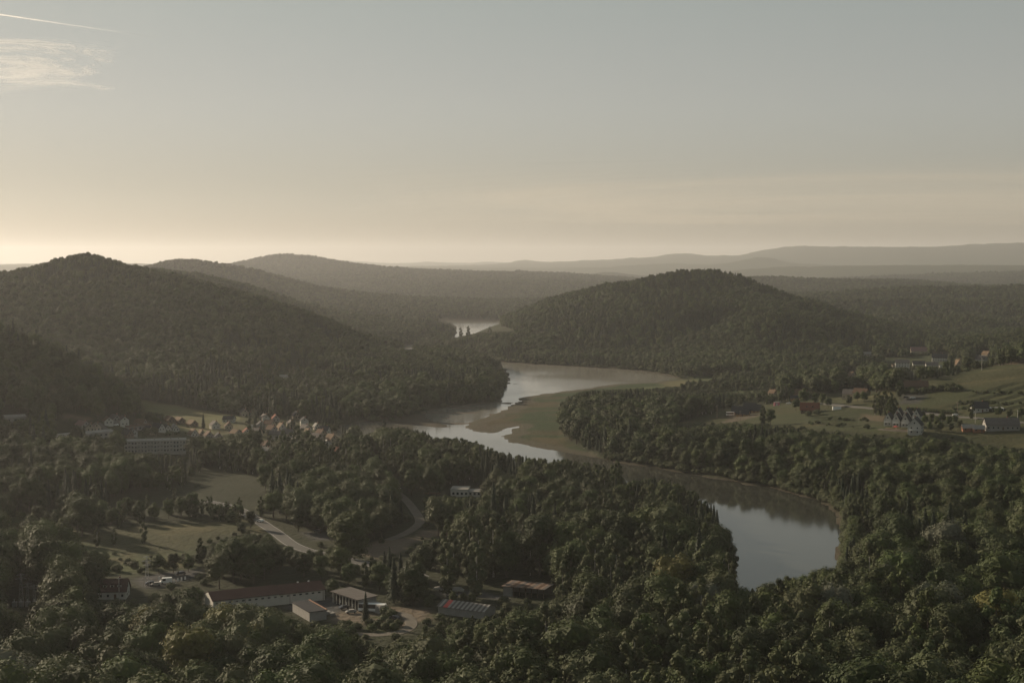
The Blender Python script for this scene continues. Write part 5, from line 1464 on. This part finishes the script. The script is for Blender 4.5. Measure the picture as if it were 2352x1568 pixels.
def crown(kind, H, Wd, nleaf, size, seed):
    g = np.random.default_rng(seed)
    V, Fc = [], []
    lob = []
    if kind == 'broad':
        nl = g.integers(11, 17) if nleaf > 900 else g.integers(6, 9)
        rx, rz, cz0 = Wd / 2, H * .44, H * .55
        lob.append((0, 0, cz0 + rz * .3, Wd * .33))
        for k in range(nl):
            th = k * 2.4 + g.uniform(-.4, .4)
            ph = math.asin(g.uniform(-.9, .95))
            rr = Wd * g.uniform(.19, .31)
            e = g.uniform(.72, 1.0)
            lob.append((math.cos(th) * math.cos(ph) * (rx - rr * .75) * e, math.sin(th) * math.cos(ph) * (rx - rr * .75) * e, cz0 + math.sin(ph) * (rz - rr * .6) * e, rr))
    elif kind == 'tall':
        nl = g.integers(10, 14) if nleaf > 900 else 6
        for k in range(nl):
            t = (k + .5) / nl
            z = H * (.13 + .80 * t)
            rad = Wd / 2 * math.sin(math.pi * (.12 + .83 * t)) ** .7
            th = k * 2.4 + g.uniform(-.5, .5)
            rr = Wd * .27 * (1.1 - .55 * t)
            lob.append((math.cos(th) * max(rad - rr, 0) * 1.2, math.sin(th) * max(rad - rr, 0) * 1.2, z, rr))
    elif kind == 'bush':
        nl = 6
        for k in range(nl):
            th = k * 2.4; rr = Wd * g.uniform(.2, .3)
            lob.append((math.cos(th) * (Wd / 2 - rr), math.sin(th) * (Wd / 2 - rr), H * g.uniform(.3, .62), rr))
        lob.append((0, 0, H * .6, Wd * .3))
    if kind == 'conifer':
        n = nleaf
        t = g.uniform(0, 1, n) ** .75
        t = 1 - t            # 1 at the tip
        layers = 13
        saw = 1 - ((t * layers) % 1) * .45
        rad = Wd / 2 * (1 - t) ** .85 * saw * g.uniform(.55, 1.05, n) + .08
        th = g.uniform(0, 2 * math.pi, n)
        rad *= 1 + .18 * np.sin(th * 5 + np.floor(t * layers) * 1.7)
        z = H * (.10 + .9 * t) - rad * .28
        pos = np.stack([np.cos(th) * rad, np.sin(th) * rad, z], 1)
        nr = np.stack([np.cos(th) * .75, np.sin(th) * .75, np.full(n, .65)], 1)
        leaves(pos, nr, size * .8, g, V, Fc)
        # the dense inside of the crown
        base = len(V); k = 7
        for i in range(k):
            a = i / k * 2 * math.pi
            V.append((math.cos(a) * Wd * .27, math.sin(a) * Wd * .27, H * .12))
        V.append((0, 0, H * .93))
        Fc += [(base + i, base + (i + 1) % k, base + k) for i in range(k)]
        return V, Fc
    lob = np.array(lob)
    wgt = lob[:, 3] ** 2; cnt = np.round(nleaf * wgt / wgt.sum()).astype(int)
    zs = 1.15 if kind == 'tall' else (.85 if kind == 'broad' else .8)
    for i, (cx, cy_, cz_, r) in enumerate(lob):
        k = int(cnt[i] * 1.35)
        d = g.normal(0, 1, (k, 3)); d[:, 2] += .25; d /= np.linalg.norm(d, axis=1)[:, None]
        rad = r * g.uniform(.82, 1.12, (k, 1)) * (1 + .13 * np.sin(d[:, :1] * 7 + i) * np.sin(d[:, 1:2] * 6 + 2 * i) + .1 * np.sin(d[:, 2:] * 8))
        off = d * rad; off[:, 2] *= zs
        pos = off + (cx, cy_, cz_)
        keep = np.ones(k, bool)
        for j, (ax, ay, az, ar) in enumerate(lob):
            if j != i:
                q = pos - (ax, ay, az); q[:, 2] /= zs
                keep &= np.linalg.norm(q, axis=1) > ar * .86
        keep &= pos[:, 2] > H * .04
        pos, d = pos[keep], d[keep]
        d[:, 2] += .18
        leaves(pos, d, size, g, V, Fc)
        base = len(V)
        cv_ = ICO_V * r * .80; cv_[:, 2] *= zs
        V += (cv_ + (cx, cy_, cz_)).tolist()
        Fc += [(a + base, b_ + base, c_ + base) for a, b_, c_ in ICO_F]
    return V, Fc


def tube(pts, rad, k=6):
    V, Fc = [], []
    pts = [Vector(p) for p in pts]
    for i, p in enumerate(pts):
        d = (pts[min(i + 1, len(pts) - 1)] - pts[max(i - 1, 0)]).normalized()
        a = d.orthogonal().normalized(); b_ = d.cross(a)
        for q in range(k):
            t = 2 * math.pi * q / k
            V.append(tuple(p + (a * math.cos(t) + b_ * math.sin(t)) * rad[i]))
    for i in range(len(pts) - 1):
        for q in range(k):
            Fc.append((i * k + q, i * k + (q + 1) % k, (i + 1) * k + (q + 1) % k, (i + 1) * k + q))
    Fc.append(tuple(range(k))[::-1]); Fc.append(tuple((len(pts) - 1) * k + q for q in range(k)))
    return V, Fc


def join(*vf):
    V, Fc = [], []
    for v, f in vf:
        b0 = len(V); V += list(v); Fc += [tuple(i + b0 for i in q) for q in f]
    return V, Fc


def trunk(H, r, g, limbs=4, top=.8):
    parts = [tube([(0, 0, -.6), (0, 0, .5), (.12, .05, H * .35), (.05, .15, H * top)], [r * 1.35, r, r * .75, r * .2])]
    for k in range(limbs):
        a = k * 2.1 + g.uniform(0, 1); z0 = H * g.uniform(.25, .5); L_ = H * g.uniform(.16, .26)
        parts.append(tube([(.08, .05, z0), (math.cos(a) * L_ * .5, math.sin(a) * L_ * .5, z0 + L_ * .55), (math.cos(a) * L_, math.sin(a) * L_, z0 + L_ * 1.2)], [r * .45, r * .3, r * .1], 4))
    return join(*parts)


KINDS = [  # kind, H, W, leaves near, size near, leaf material, bark
    ('broad', 16, 10.5, 4200, .25, LEAF), ('broad', 17, 9.5, 4200, .25, LEAF), ('broad', 14, 10.5, 3900, .25, LEAF), ('broad', 18, 11.5, 4600, .26, LEAF), ('broad', 15, 9, 3700, .24, LEAF), ('broad', 16, 11, 3900, .25, LEAFB),
    ('tall', 17, 6.2, 2000, .30, LEAF), ('tall', 15, 5.2, 1700, .28, LEAFB), ('tall', 18, 5.8, 1900, .30, LEAFB),
    ('conifer', 18, 6.5, 2300, .34, NEEDLE), ('conifer', 15, 5.2, 2000, .32, NEEDLE),
    ('bush', 4.2, 6.0, 700, .26, LEAFB), ('bush', 3.2, 4.0, 500, .22, LEAF)]
near_mesh, trunk_mesh, HGT, WID = [], [], [], []
LEAF_ODD = [None] * 16 + [LEAFB] * 4 + [SILVER, YELLOW]


def raw_mesh(name, VF, m, midx=None):
    me = bpy.data.meshes.new(name)
    me.from_pydata(VF[0], [], VF[1])
    for q in (m if isinstance(m, list) else [m]):
        me.materials.append(q)
    if midx is not None:
        me.polygons.foreach_set('material_index', midx)
    me.update()
    return me


def col_of_shapes(name, lod):
    c = bpy.data.collections.new(name)
    for i, (kind, H, Wd, nf, sz, lm) in enumerate(KINDS):
        g = np.random.default_rng(100 + i)
        bark = BARKW if (kind == 'tall' and lm is LEAFB) else BARK
        cr = crown(kind, H, Wd, int(nf * lod[0]), sz * lod[1], 40 + i)
        tr = trunk(H, H * .014 + .05, g, 4 if kind == 'broad' else 0, .9 if kind == 'conifer' else .75)
        if kind == 'bush':
            tr = tube([(0, 0, -.3), (0, 0, H * .5)], [.15, .05], 4)
        if name == 'tree_shapes_near':
            near_mesh.append(raw_mesh('crown', cr, lm)); trunk_mesh.append(raw_mesh('trunk', tr, bark))
            HGT.append(H); WID.append(Wd)
        V_, F_ = join(cr, tr)
        me = raw_mesh('tree_shape', (V_, F_), [lm, bark], [0] * len(cr[1]) + [1] * len(tr[1]))
        o = bpy.data.objects.new('tree_shape_%02d' % i, me)
        c.objects.link(o)
    return c


COL_NEAR = col_of_shapes('tree_shapes_near', (1.0, 1.0))
COL_MID = col_of_shapes('tree_shapes_mid', (.30, 1.8))
COL_FAR = col_of_shapes('tree_shapes_far', (.07, 3.6))
HGT = np.array(HGT); WID = np.array(WID)

# ------------------------------------------------------------------ which places stay open
SCL = 2
MW, MH = 2600 // SCL, 1700 // SCL
gx_, gy_ = np.meshgrid((np.arange(MW) + .5) * SCL - 100, (np.arange(MH) + .5) * SCL)
KEEP = np.zeros((MH, MW), bool)
OPEN = [V_BEND, V_LAKE, V_FAR, V_FAR2, V_FIELD, V_MEADOW, V_LOW, V_GLADE, V_ROAD, V_DIRT, V_ROAD2, V_ROAD3, V_ROAD4, V_YARD, V_BOATS, V_STRIPE, V_HOUSE, V_SUB, V_BLOCK, V_RUIN, V_DAM, V_STRIP] + [b_['keep'] for b_ in BUILT]
for P in OPEN:
    KEEP |= in_poly(gx_, gy_, P)


KEEPW = in_poly(gx_, gy_, V_WET)


def kept(px, py, M=None):
    M = KEEP if M is None else M
    i = ((np.asarray(px) + 100) / SCL).astype(int); j = (np.asarray(py) / SCL).astype(int)
    ok = (i >= 0) & (i < MW) & (j >= 0) & (j < MH)
    return ok & M[np.clip(j, 0, MH - 1), np.clip(i, 0, MW - 1)]


def scatter(r0, r1, s, a0=-34, a1=27.5):
    xs = np.arange(-r1 * .70, r1 * .50, s); ys = np.arange(r0 * .72, r1, s)
    x, y = np.meshgrid(xs, ys); x[::2] += s / 2
    x = (x + rng.uniform(-.38, .38, x.shape) * s).ravel(); y = (y + rng.uniform(-.38, .38, y.shape) * s).ravel()
    r = np.hypot(x, y); a = np.degrees(np.arctan2(x, y))
    m = (r >= r0) & (r < r1) & (a > a0) & (a < a1)
    return x[m], y[m]


ZP = {k: hpoly(v) for k, v in dict(scrub=SCRUB_LOW, wet=WETLAND, valley=VALLEY, slope=SLOPE, village=VILLAGE, glade=GLADE_ALL).items()}
MARSHW, WW = wpoly(MARSH), WP
ax, ay = [np.concatenate(t) for t in zip(scatter(310, 640, 10.4), scatter(640, 1000, 8.0), scatter(1000, 1500, 7.2), scatter(1500, 2700, 5.4), scatter(2700, 5600, 10.5), scatter(5600, 8400, 16))]
# a fringe of low growth along the banks of the bend
fx_, fy_ = [], []
for i_ in range(len(WATER)):
    (pa, qa), (pb, qb) = WATER[i_], WATER[(i_ + 1) % len(WATER)]
    if min(pa, pb) < 1370 or max(qa, qb) < 1040:
        continue
    A_, B_ = WP[i_], WP[(i_ + 1) % len(WATER)]
    L_ = float(np.hypot(*(B_ - A_)))
    nrm_ = np.array(((B_ - A_)[1], -(B_ - A_)[0])) / max(L_, .1)
    for t_ in np.arange(0, L_, 2.1):
        for sg in (-1, 1):
            q_ = A_ + (B_ - A_) * t_ / L_ + nrm_ * sg * rng.uniform(1.5, 6.5)
            fx_.append(q_[0]); fy_.append(q_[1])
ax = np.concatenate([ax, fx_]); ay = np.concatenate([ay, fy_])
az_ = terrain(ax, ay)
n0 = len(ax)
rr_ = np.hypot(ax, ay)
kind = np.zeros(n0, int)
sc_ = rng.uniform(.74, 1.32, n0) * np.where(rr_ > 5600, 1.25, 1.0) * np.where(rr_ > 2700, .88, np.where(rr_ < 640, 1.36, np.where(rr_ > 1500, np.where(ax > -100, .76, .62), 1.0)))
u = rng.uniform(0, 1, n0)
clump = fbm(ax / 130, ay / 130, 200, 3)
clump2 = fbm(ax / 60, ay / 60, 230, 3)
kind[:] = (u * 5.999).astype(int)
kind[(kind == 5) & (clump2 < 0.0)] = 1
pxg, pyg = project(ax, ay, az_)
# slender trees in stands, conifers in stands and on the right hill
tall = (clump > np.where(rr_ < 640, .34, .12)) & (u > .25) & (rr_ < 1500)
kind[tall] = 6 + (rng.uniform(0, 1, tall.sum()) * 2.99).astype(int)
con = ((clump2 < -.22) & (u > .2)) | ((ax > 60) & (ax < 800) & (rr_ > 1950) & (rr_ < 2700) & (clump < .12) & (u > .25)) | ((rr_ > 2700) & (clump2 < -.02) & (u > .3))
con &= ~((rr_ < 560))
sc_[con & (rr_ > 1500)] *= .78
kind[con] = 9 + (rng.uniform(0, 1, con.sum()) > .5)
alive = np.ones(n0, bool)
shrink = np.ones(n0)
mz = lambda k: in_poly(ax, ay, ZP[k])
m = mz('scrub'); bushy = m & (rng.uniform(0, 1, n0) < .62); kind[bushy] = 11 + (u[bushy] > .5); sc_[m & ~bushy] *= .7
alive &= ~(m & (fbm(ax / 30, ay / 30, 77, 2) < -.12))
m = mz('wet'); kind[m & (u < .75)] = 11; sc_[m] *= 1.0; sc_[m & (u >= .75)] *= .6; alive &= ~(m & (clump2 < -.25))
m = mz('valley'); alive &= ~(m & (fbm(ax / 40, ay / 40, 78, 2) < -.02)); sc_[m] *= .75
m = mz('slope'); alive &= ~(m & (fbm(ax / 50, ay / 30, 79, 2) < .08)); sc_[m] *= .7
m = mz('village'); alive &= ~(m & (fbm(ax / 25, ay / 25, 80, 2) < -.2)); sc_[m] *= .58; kind[m & (u > .86)] = 9; kind[m & (u < .25)] = 11
m = mz('glade'); alive &= ~(m & (fbm(ax / 35, ay / 35, 81, 2) < .05)); sc_[m] *= .62; kind[m & (u > .6)] = 7
m = in_poly(ax, ay, MARSHW); alive &= ~m
inwat = in_poly(ax, ay, WW); alive &= ~inwat & (az_ > .25)
dshore = np.full(n0, 1e6); q = rr_ < 3500; dshore[q] = dist_poly(ax[q], ay[q], WW)
alive &= dshore > 1.2
sc_ = np.where(dshore < 18, sc_ * .8, sc_)
m = (dshore < 5) & (rr_ < 2200); kind[m] = 11; sc_[m] = rng.uniform(.8, 1.5, m.sum())
for rd in ROADS:
    d = dist_poly(ax, ay, np.array(rd['xy']), False); alive &= d > rd['w'] / 2 + 3.0
for b_ in BUILT:
    alive &= np.hypot(ax - b_['x'], ay - b_['y']) > b_['r'] + 2.0
alive &= ~kept(pxg, pyg)
Ht, Wt = HGT[kind] * sc_, WID[kind] * sc_
tallwet = ~mz('wet')
best = np.ones(n0); ok = np.ones(n0, bool)
for f in (.25, .4, .55, .7, .85, 1.0):
    bad = np.zeros(n0, bool)
    for side in (-.3, 0, .3):
        a_, b2 = project(ax + side * Wt * (1 if f < .9 else .4), ay, az_ + Ht * f)
        bad |= kept(a_, b2) | (tallwet & kept(a_, b2, KEEPW))
    newbad = ok & bad
    best[newbad] = f - .12
    ok &= ~bad
sc_ = sc_ * best
low = HGT[kind] * sc_ < 5.0
tobush = low & (kind < 11)
sc_[tobush] = np.clip(HGT[kind[tobush]] * sc_[tobush] / 4.2, .35, 1.0); kind[tobush] = 11
alive &= HGT[kind] * sc_ > 1.2
# hidden far sides need no trees: drop what lies well behind a skyline
ax, ay, az_, kind, sc_, rr_ = [v[alive] for v in (ax, ay, az_, kind, sc_, rr_)]
rot = rng.uniform(0, 6.283, len(ax))


def hand(px, py, k, s, rz=0.0):
    """a tree that can be picked out, with its foot at a place of the picture"""
    x, y, z = hit(px, py)
    return dict(x=x, y=y, z=z, k=k, s=s)


HAND = []


def H_(px, py, k, h, label, name='broadleaf_tree', leaf=None, group=None):
    HAND.append((hand(px, py, k, h / KINDS[k][1]), label, name, leaf, group))


exec_hand()

# the trees that show largest are trees of their own, the rest is the wood they stand in
tx, ty = project(ax, ay, az_ + HGT[kind] * sc_)
inframe = (tx > 5) & (tx < 2347) & (ty < 1535) & (ty > 700) & (kind < 9) & (WID[kind] * sc_ > 6.0)
order = np.argsort(np.where(inframe, rr_ / (WID[kind] * sc_), 1e9))
single = np.zeros(len(ax), bool)
single[order[:max(0, 296 - sum(1 for q in HAND if q[2] == 'broadleaf_tree'))]] = True


def add_tree(x, y, z, k, s, rz, label, group, name='broadleaf_tree', leaf=None):
    e = bpy.data.objects.new(name, None)
    C.objects.link(e)
    e.location = (x, y, z - .15); e.rotation_euler = (0, 0, rz); e.scale = (s, s, s)
    e.empty_display_size = .5
    tag(e, label, 'bush' if k >= 11 else 'tree', group)
    for nm, me in (('crown', near_mesh[k]), ('trunk', trunk_mesh[k])):
        if nm == 'trunk' and k >= 11:
            continue
        o = bpy.data.objects.new(nm, me)
        C.objects.link(o); o.parent = e
        if leaf and nm == 'crown':
            o.material_slots[0].link = 'OBJECT'; o.material_slots[0].material = leaf
    return e


for (h, label, name, leaf, group) in HAND:
    add_tree(h['x'], h['y'], h['z'], h['k'], h['s'], random.uniform(0, 6.28), label, group, name, leaf)
WORDS = {0: 'round crowned dark green', 1: 'upright dark green', 2: 'broad low dark green', 3: 'large spreading dark green', 4: 'compact dark green', 5: 'paler green round crowned', 6: 'slender dark green', 7: 'slender pale stemmed', 8: 'tall slender light green'}
for i in np.nonzero(single)[0]:
    k = int(kind[i])
    X = tx[i]
    if X < 560: where = 'in the near wood below the white house'
    elif X < 1050: where = 'in the near wood below the warehouse yard'
    elif X < 1560: where = 'in the near wood below the open shed'
    elif X < 1960: where = 'in the near wood below the river bend'
    else: where = 'in the near wood by the right edge'
    yb = ty[i]
    where = ('at the top of ' if yb < 1385 else ('high in ' if yb < 1430 else ('in the middle of ' if yb < 1480 else 'at the bottom of '))) + where.replace('in the near', 'the near', 1)
    lf = random.choice(LEAF_ODD)
    wd = WORDS[k] if lf is None else WORDS[k].replace('dark green', {LEAFB: 'light green', SILVER: 'silvery', YELLOW: 'yellow green'}[lf]).replace('paler green', 'silvery' if lf is SILVER else 'paler green')
    if lf is YELLOW and k in (5, 7, 8): lf = None
    if lf is SILVER and k in (7, 8): lf = None
    add_tree(ax[i], ay[i], az_[i], k, sc_[i], rot[i], wd + ' tree ' + where, 'trees of the near wood', leaf=lf)

rest = ~single


def wood(name, label, mask, colls):
    """one mass of trees; the shapes are picked by kind and distance"""
    idx = np.nonzero(mask)[0]
    if not len(idx):
        return
    me = bpy.data.meshes.new(name)
    me.vertices.add(len(idx))
    me.vertices.foreach_set('co', np.stack([ax[idx], ay[idx], az_[idx] - .2], 1).ravel())
    for nm, tp, v in (('shape', 'INT', kind[idx]), ('size', 'FLOAT', sc_[idx]), ('turn', 'FLOAT', rot[idx])):
        a_ = me.attributes.new(nm, tp, 'POINT'); a_.data.foreach_set('value', np.asarray(v, np.int32 if tp == 'INT' else np.float32))
    o = bpy.data.objects.new(name, me); C.objects.link(o)
    tag(o, label, 'forest', None, 'stuff')
    gt = bpy.data.node_groups.new(name + '_nodes', 'GeometryNodeTree')
    gt.interface.new_socket('Geometry', in_out='INPUT', socket_type='NodeSocketGeometry')
    gt.interface.new_socket('Geometry', in_out='OUTPUT', socket_type='NodeSocketGeometry')
    n_, l_ = gt.nodes, gt.links
    gi, go = n_.new('NodeGroupInput'), n_.new('NodeGroupOutput')
    ip = n_.new('GeometryNodeInstanceOnPoints'); ci = n_.new('GeometryNodeCollectionInfo')
    ci.inputs['Collection'].default_value = colls
    ci.inputs['Separate Children'].default_value = True; ci.inputs['Reset Children'].default_value = True
    ip.inputs['Pick Instance'].default_value = True

    def att(nm, tp):
        q = n_.new('GeometryNodeInputNamedAttribute'); q.data_type = tp; q.inputs['Name'].default_value = nm
        return q.outputs['Attribute']
    l_.new(gi.outputs[0], ip.inputs['Points']); l_.new(ci.outputs[0], ip.inputs['Instance'])
    l_.new(att('shape', 'INT'), ip.inputs['Instance Index'])
    cx = n_.new('ShaderNodeCombineXYZ'); l_.new(att('turn', 'FLOAT'), cx.inputs['Z'])
    l_.new(cx.outputs[0], ip.inputs['Rotation']); l_.new(att('size', 'FLOAT'), ip.inputs['Scale'])
    l_.new(ip.outputs[0], go.inputs[0])
    md = o.modifiers.new('wood', 'NODES'); md.node_group = gt
    return o


LH = ax < (-.02 * ay)
wood('woodland', 'dark green woods on the near slope and on the valley floor', rest & (rr_ < 950), COL_NEAR)
wood('woodland', 'woods around the village, on the peninsula and along the river', rest & (rr_ >= 950) & (rr_ < 1330), COL_MID)
wood('hill_forest', 'hazy forest covering the big left hill down to the shore', rest & (rr_ >= 1330) & (rr_ < 2300) & LH, COL_MID)
wood('hill_forest', 'forest covering the round hill right of the lake', rest & (rr_ >= 1330) & (rr_ < 2700) & ~LH, COL_MID)
wood('distant_forest', 'faint forest on the hazy hills behind the left hill', rest & (rr_ >= 2300) & LH, COL_FAR)
wood('distant_forest', 'faint forest rolling behind the round hill on the right', rest & (rr_ >= 2700) & ~LH, COL_FAR)
print('trees', len(ax), 'singles', single.sum(), 'hand', len(HAND))

# ------------------------------------------------------------------ haze
hm = bpy.data.materials.new('haze_air'); hm.use_nodes = True
N, L = hm.node_tree.nodes, hm.node_tree.links
N.remove(N['Principled BSDF'])
pv = N.new('ShaderNodeVolumePrincipled')
pv.inputs['Color'].default_value = (0.86, 0.875, 0.91, 1)
pv.inputs['Density'].default_value = HAZE_DENSITY
pv.inputs['Anisotropy'].default_value = 0.45
L.new(pv.outputs[0], N['Material Output'].inputs['Volume'])
x0, x1, y0, y1, z0, z1 = -27500, 27500, -3000, 28500, -7, HAZE_TOP
hz = mesh_obj('haze', [(x0, y0, z0), (x1, y0, z0), (x1, y1, z0), (x0, y1, z0), (x0, y0, z1), (x1, y0, z1), (x1, y1, z1), (x0, y1, z1)],
              [(3, 2, 1, 0), (4, 5, 6, 7), (0, 1, 5, 4), (1, 2, 6, 5), (2, 3, 7, 6), (3, 0, 4, 7)], hm)
hz['kind'] = 'stuff'
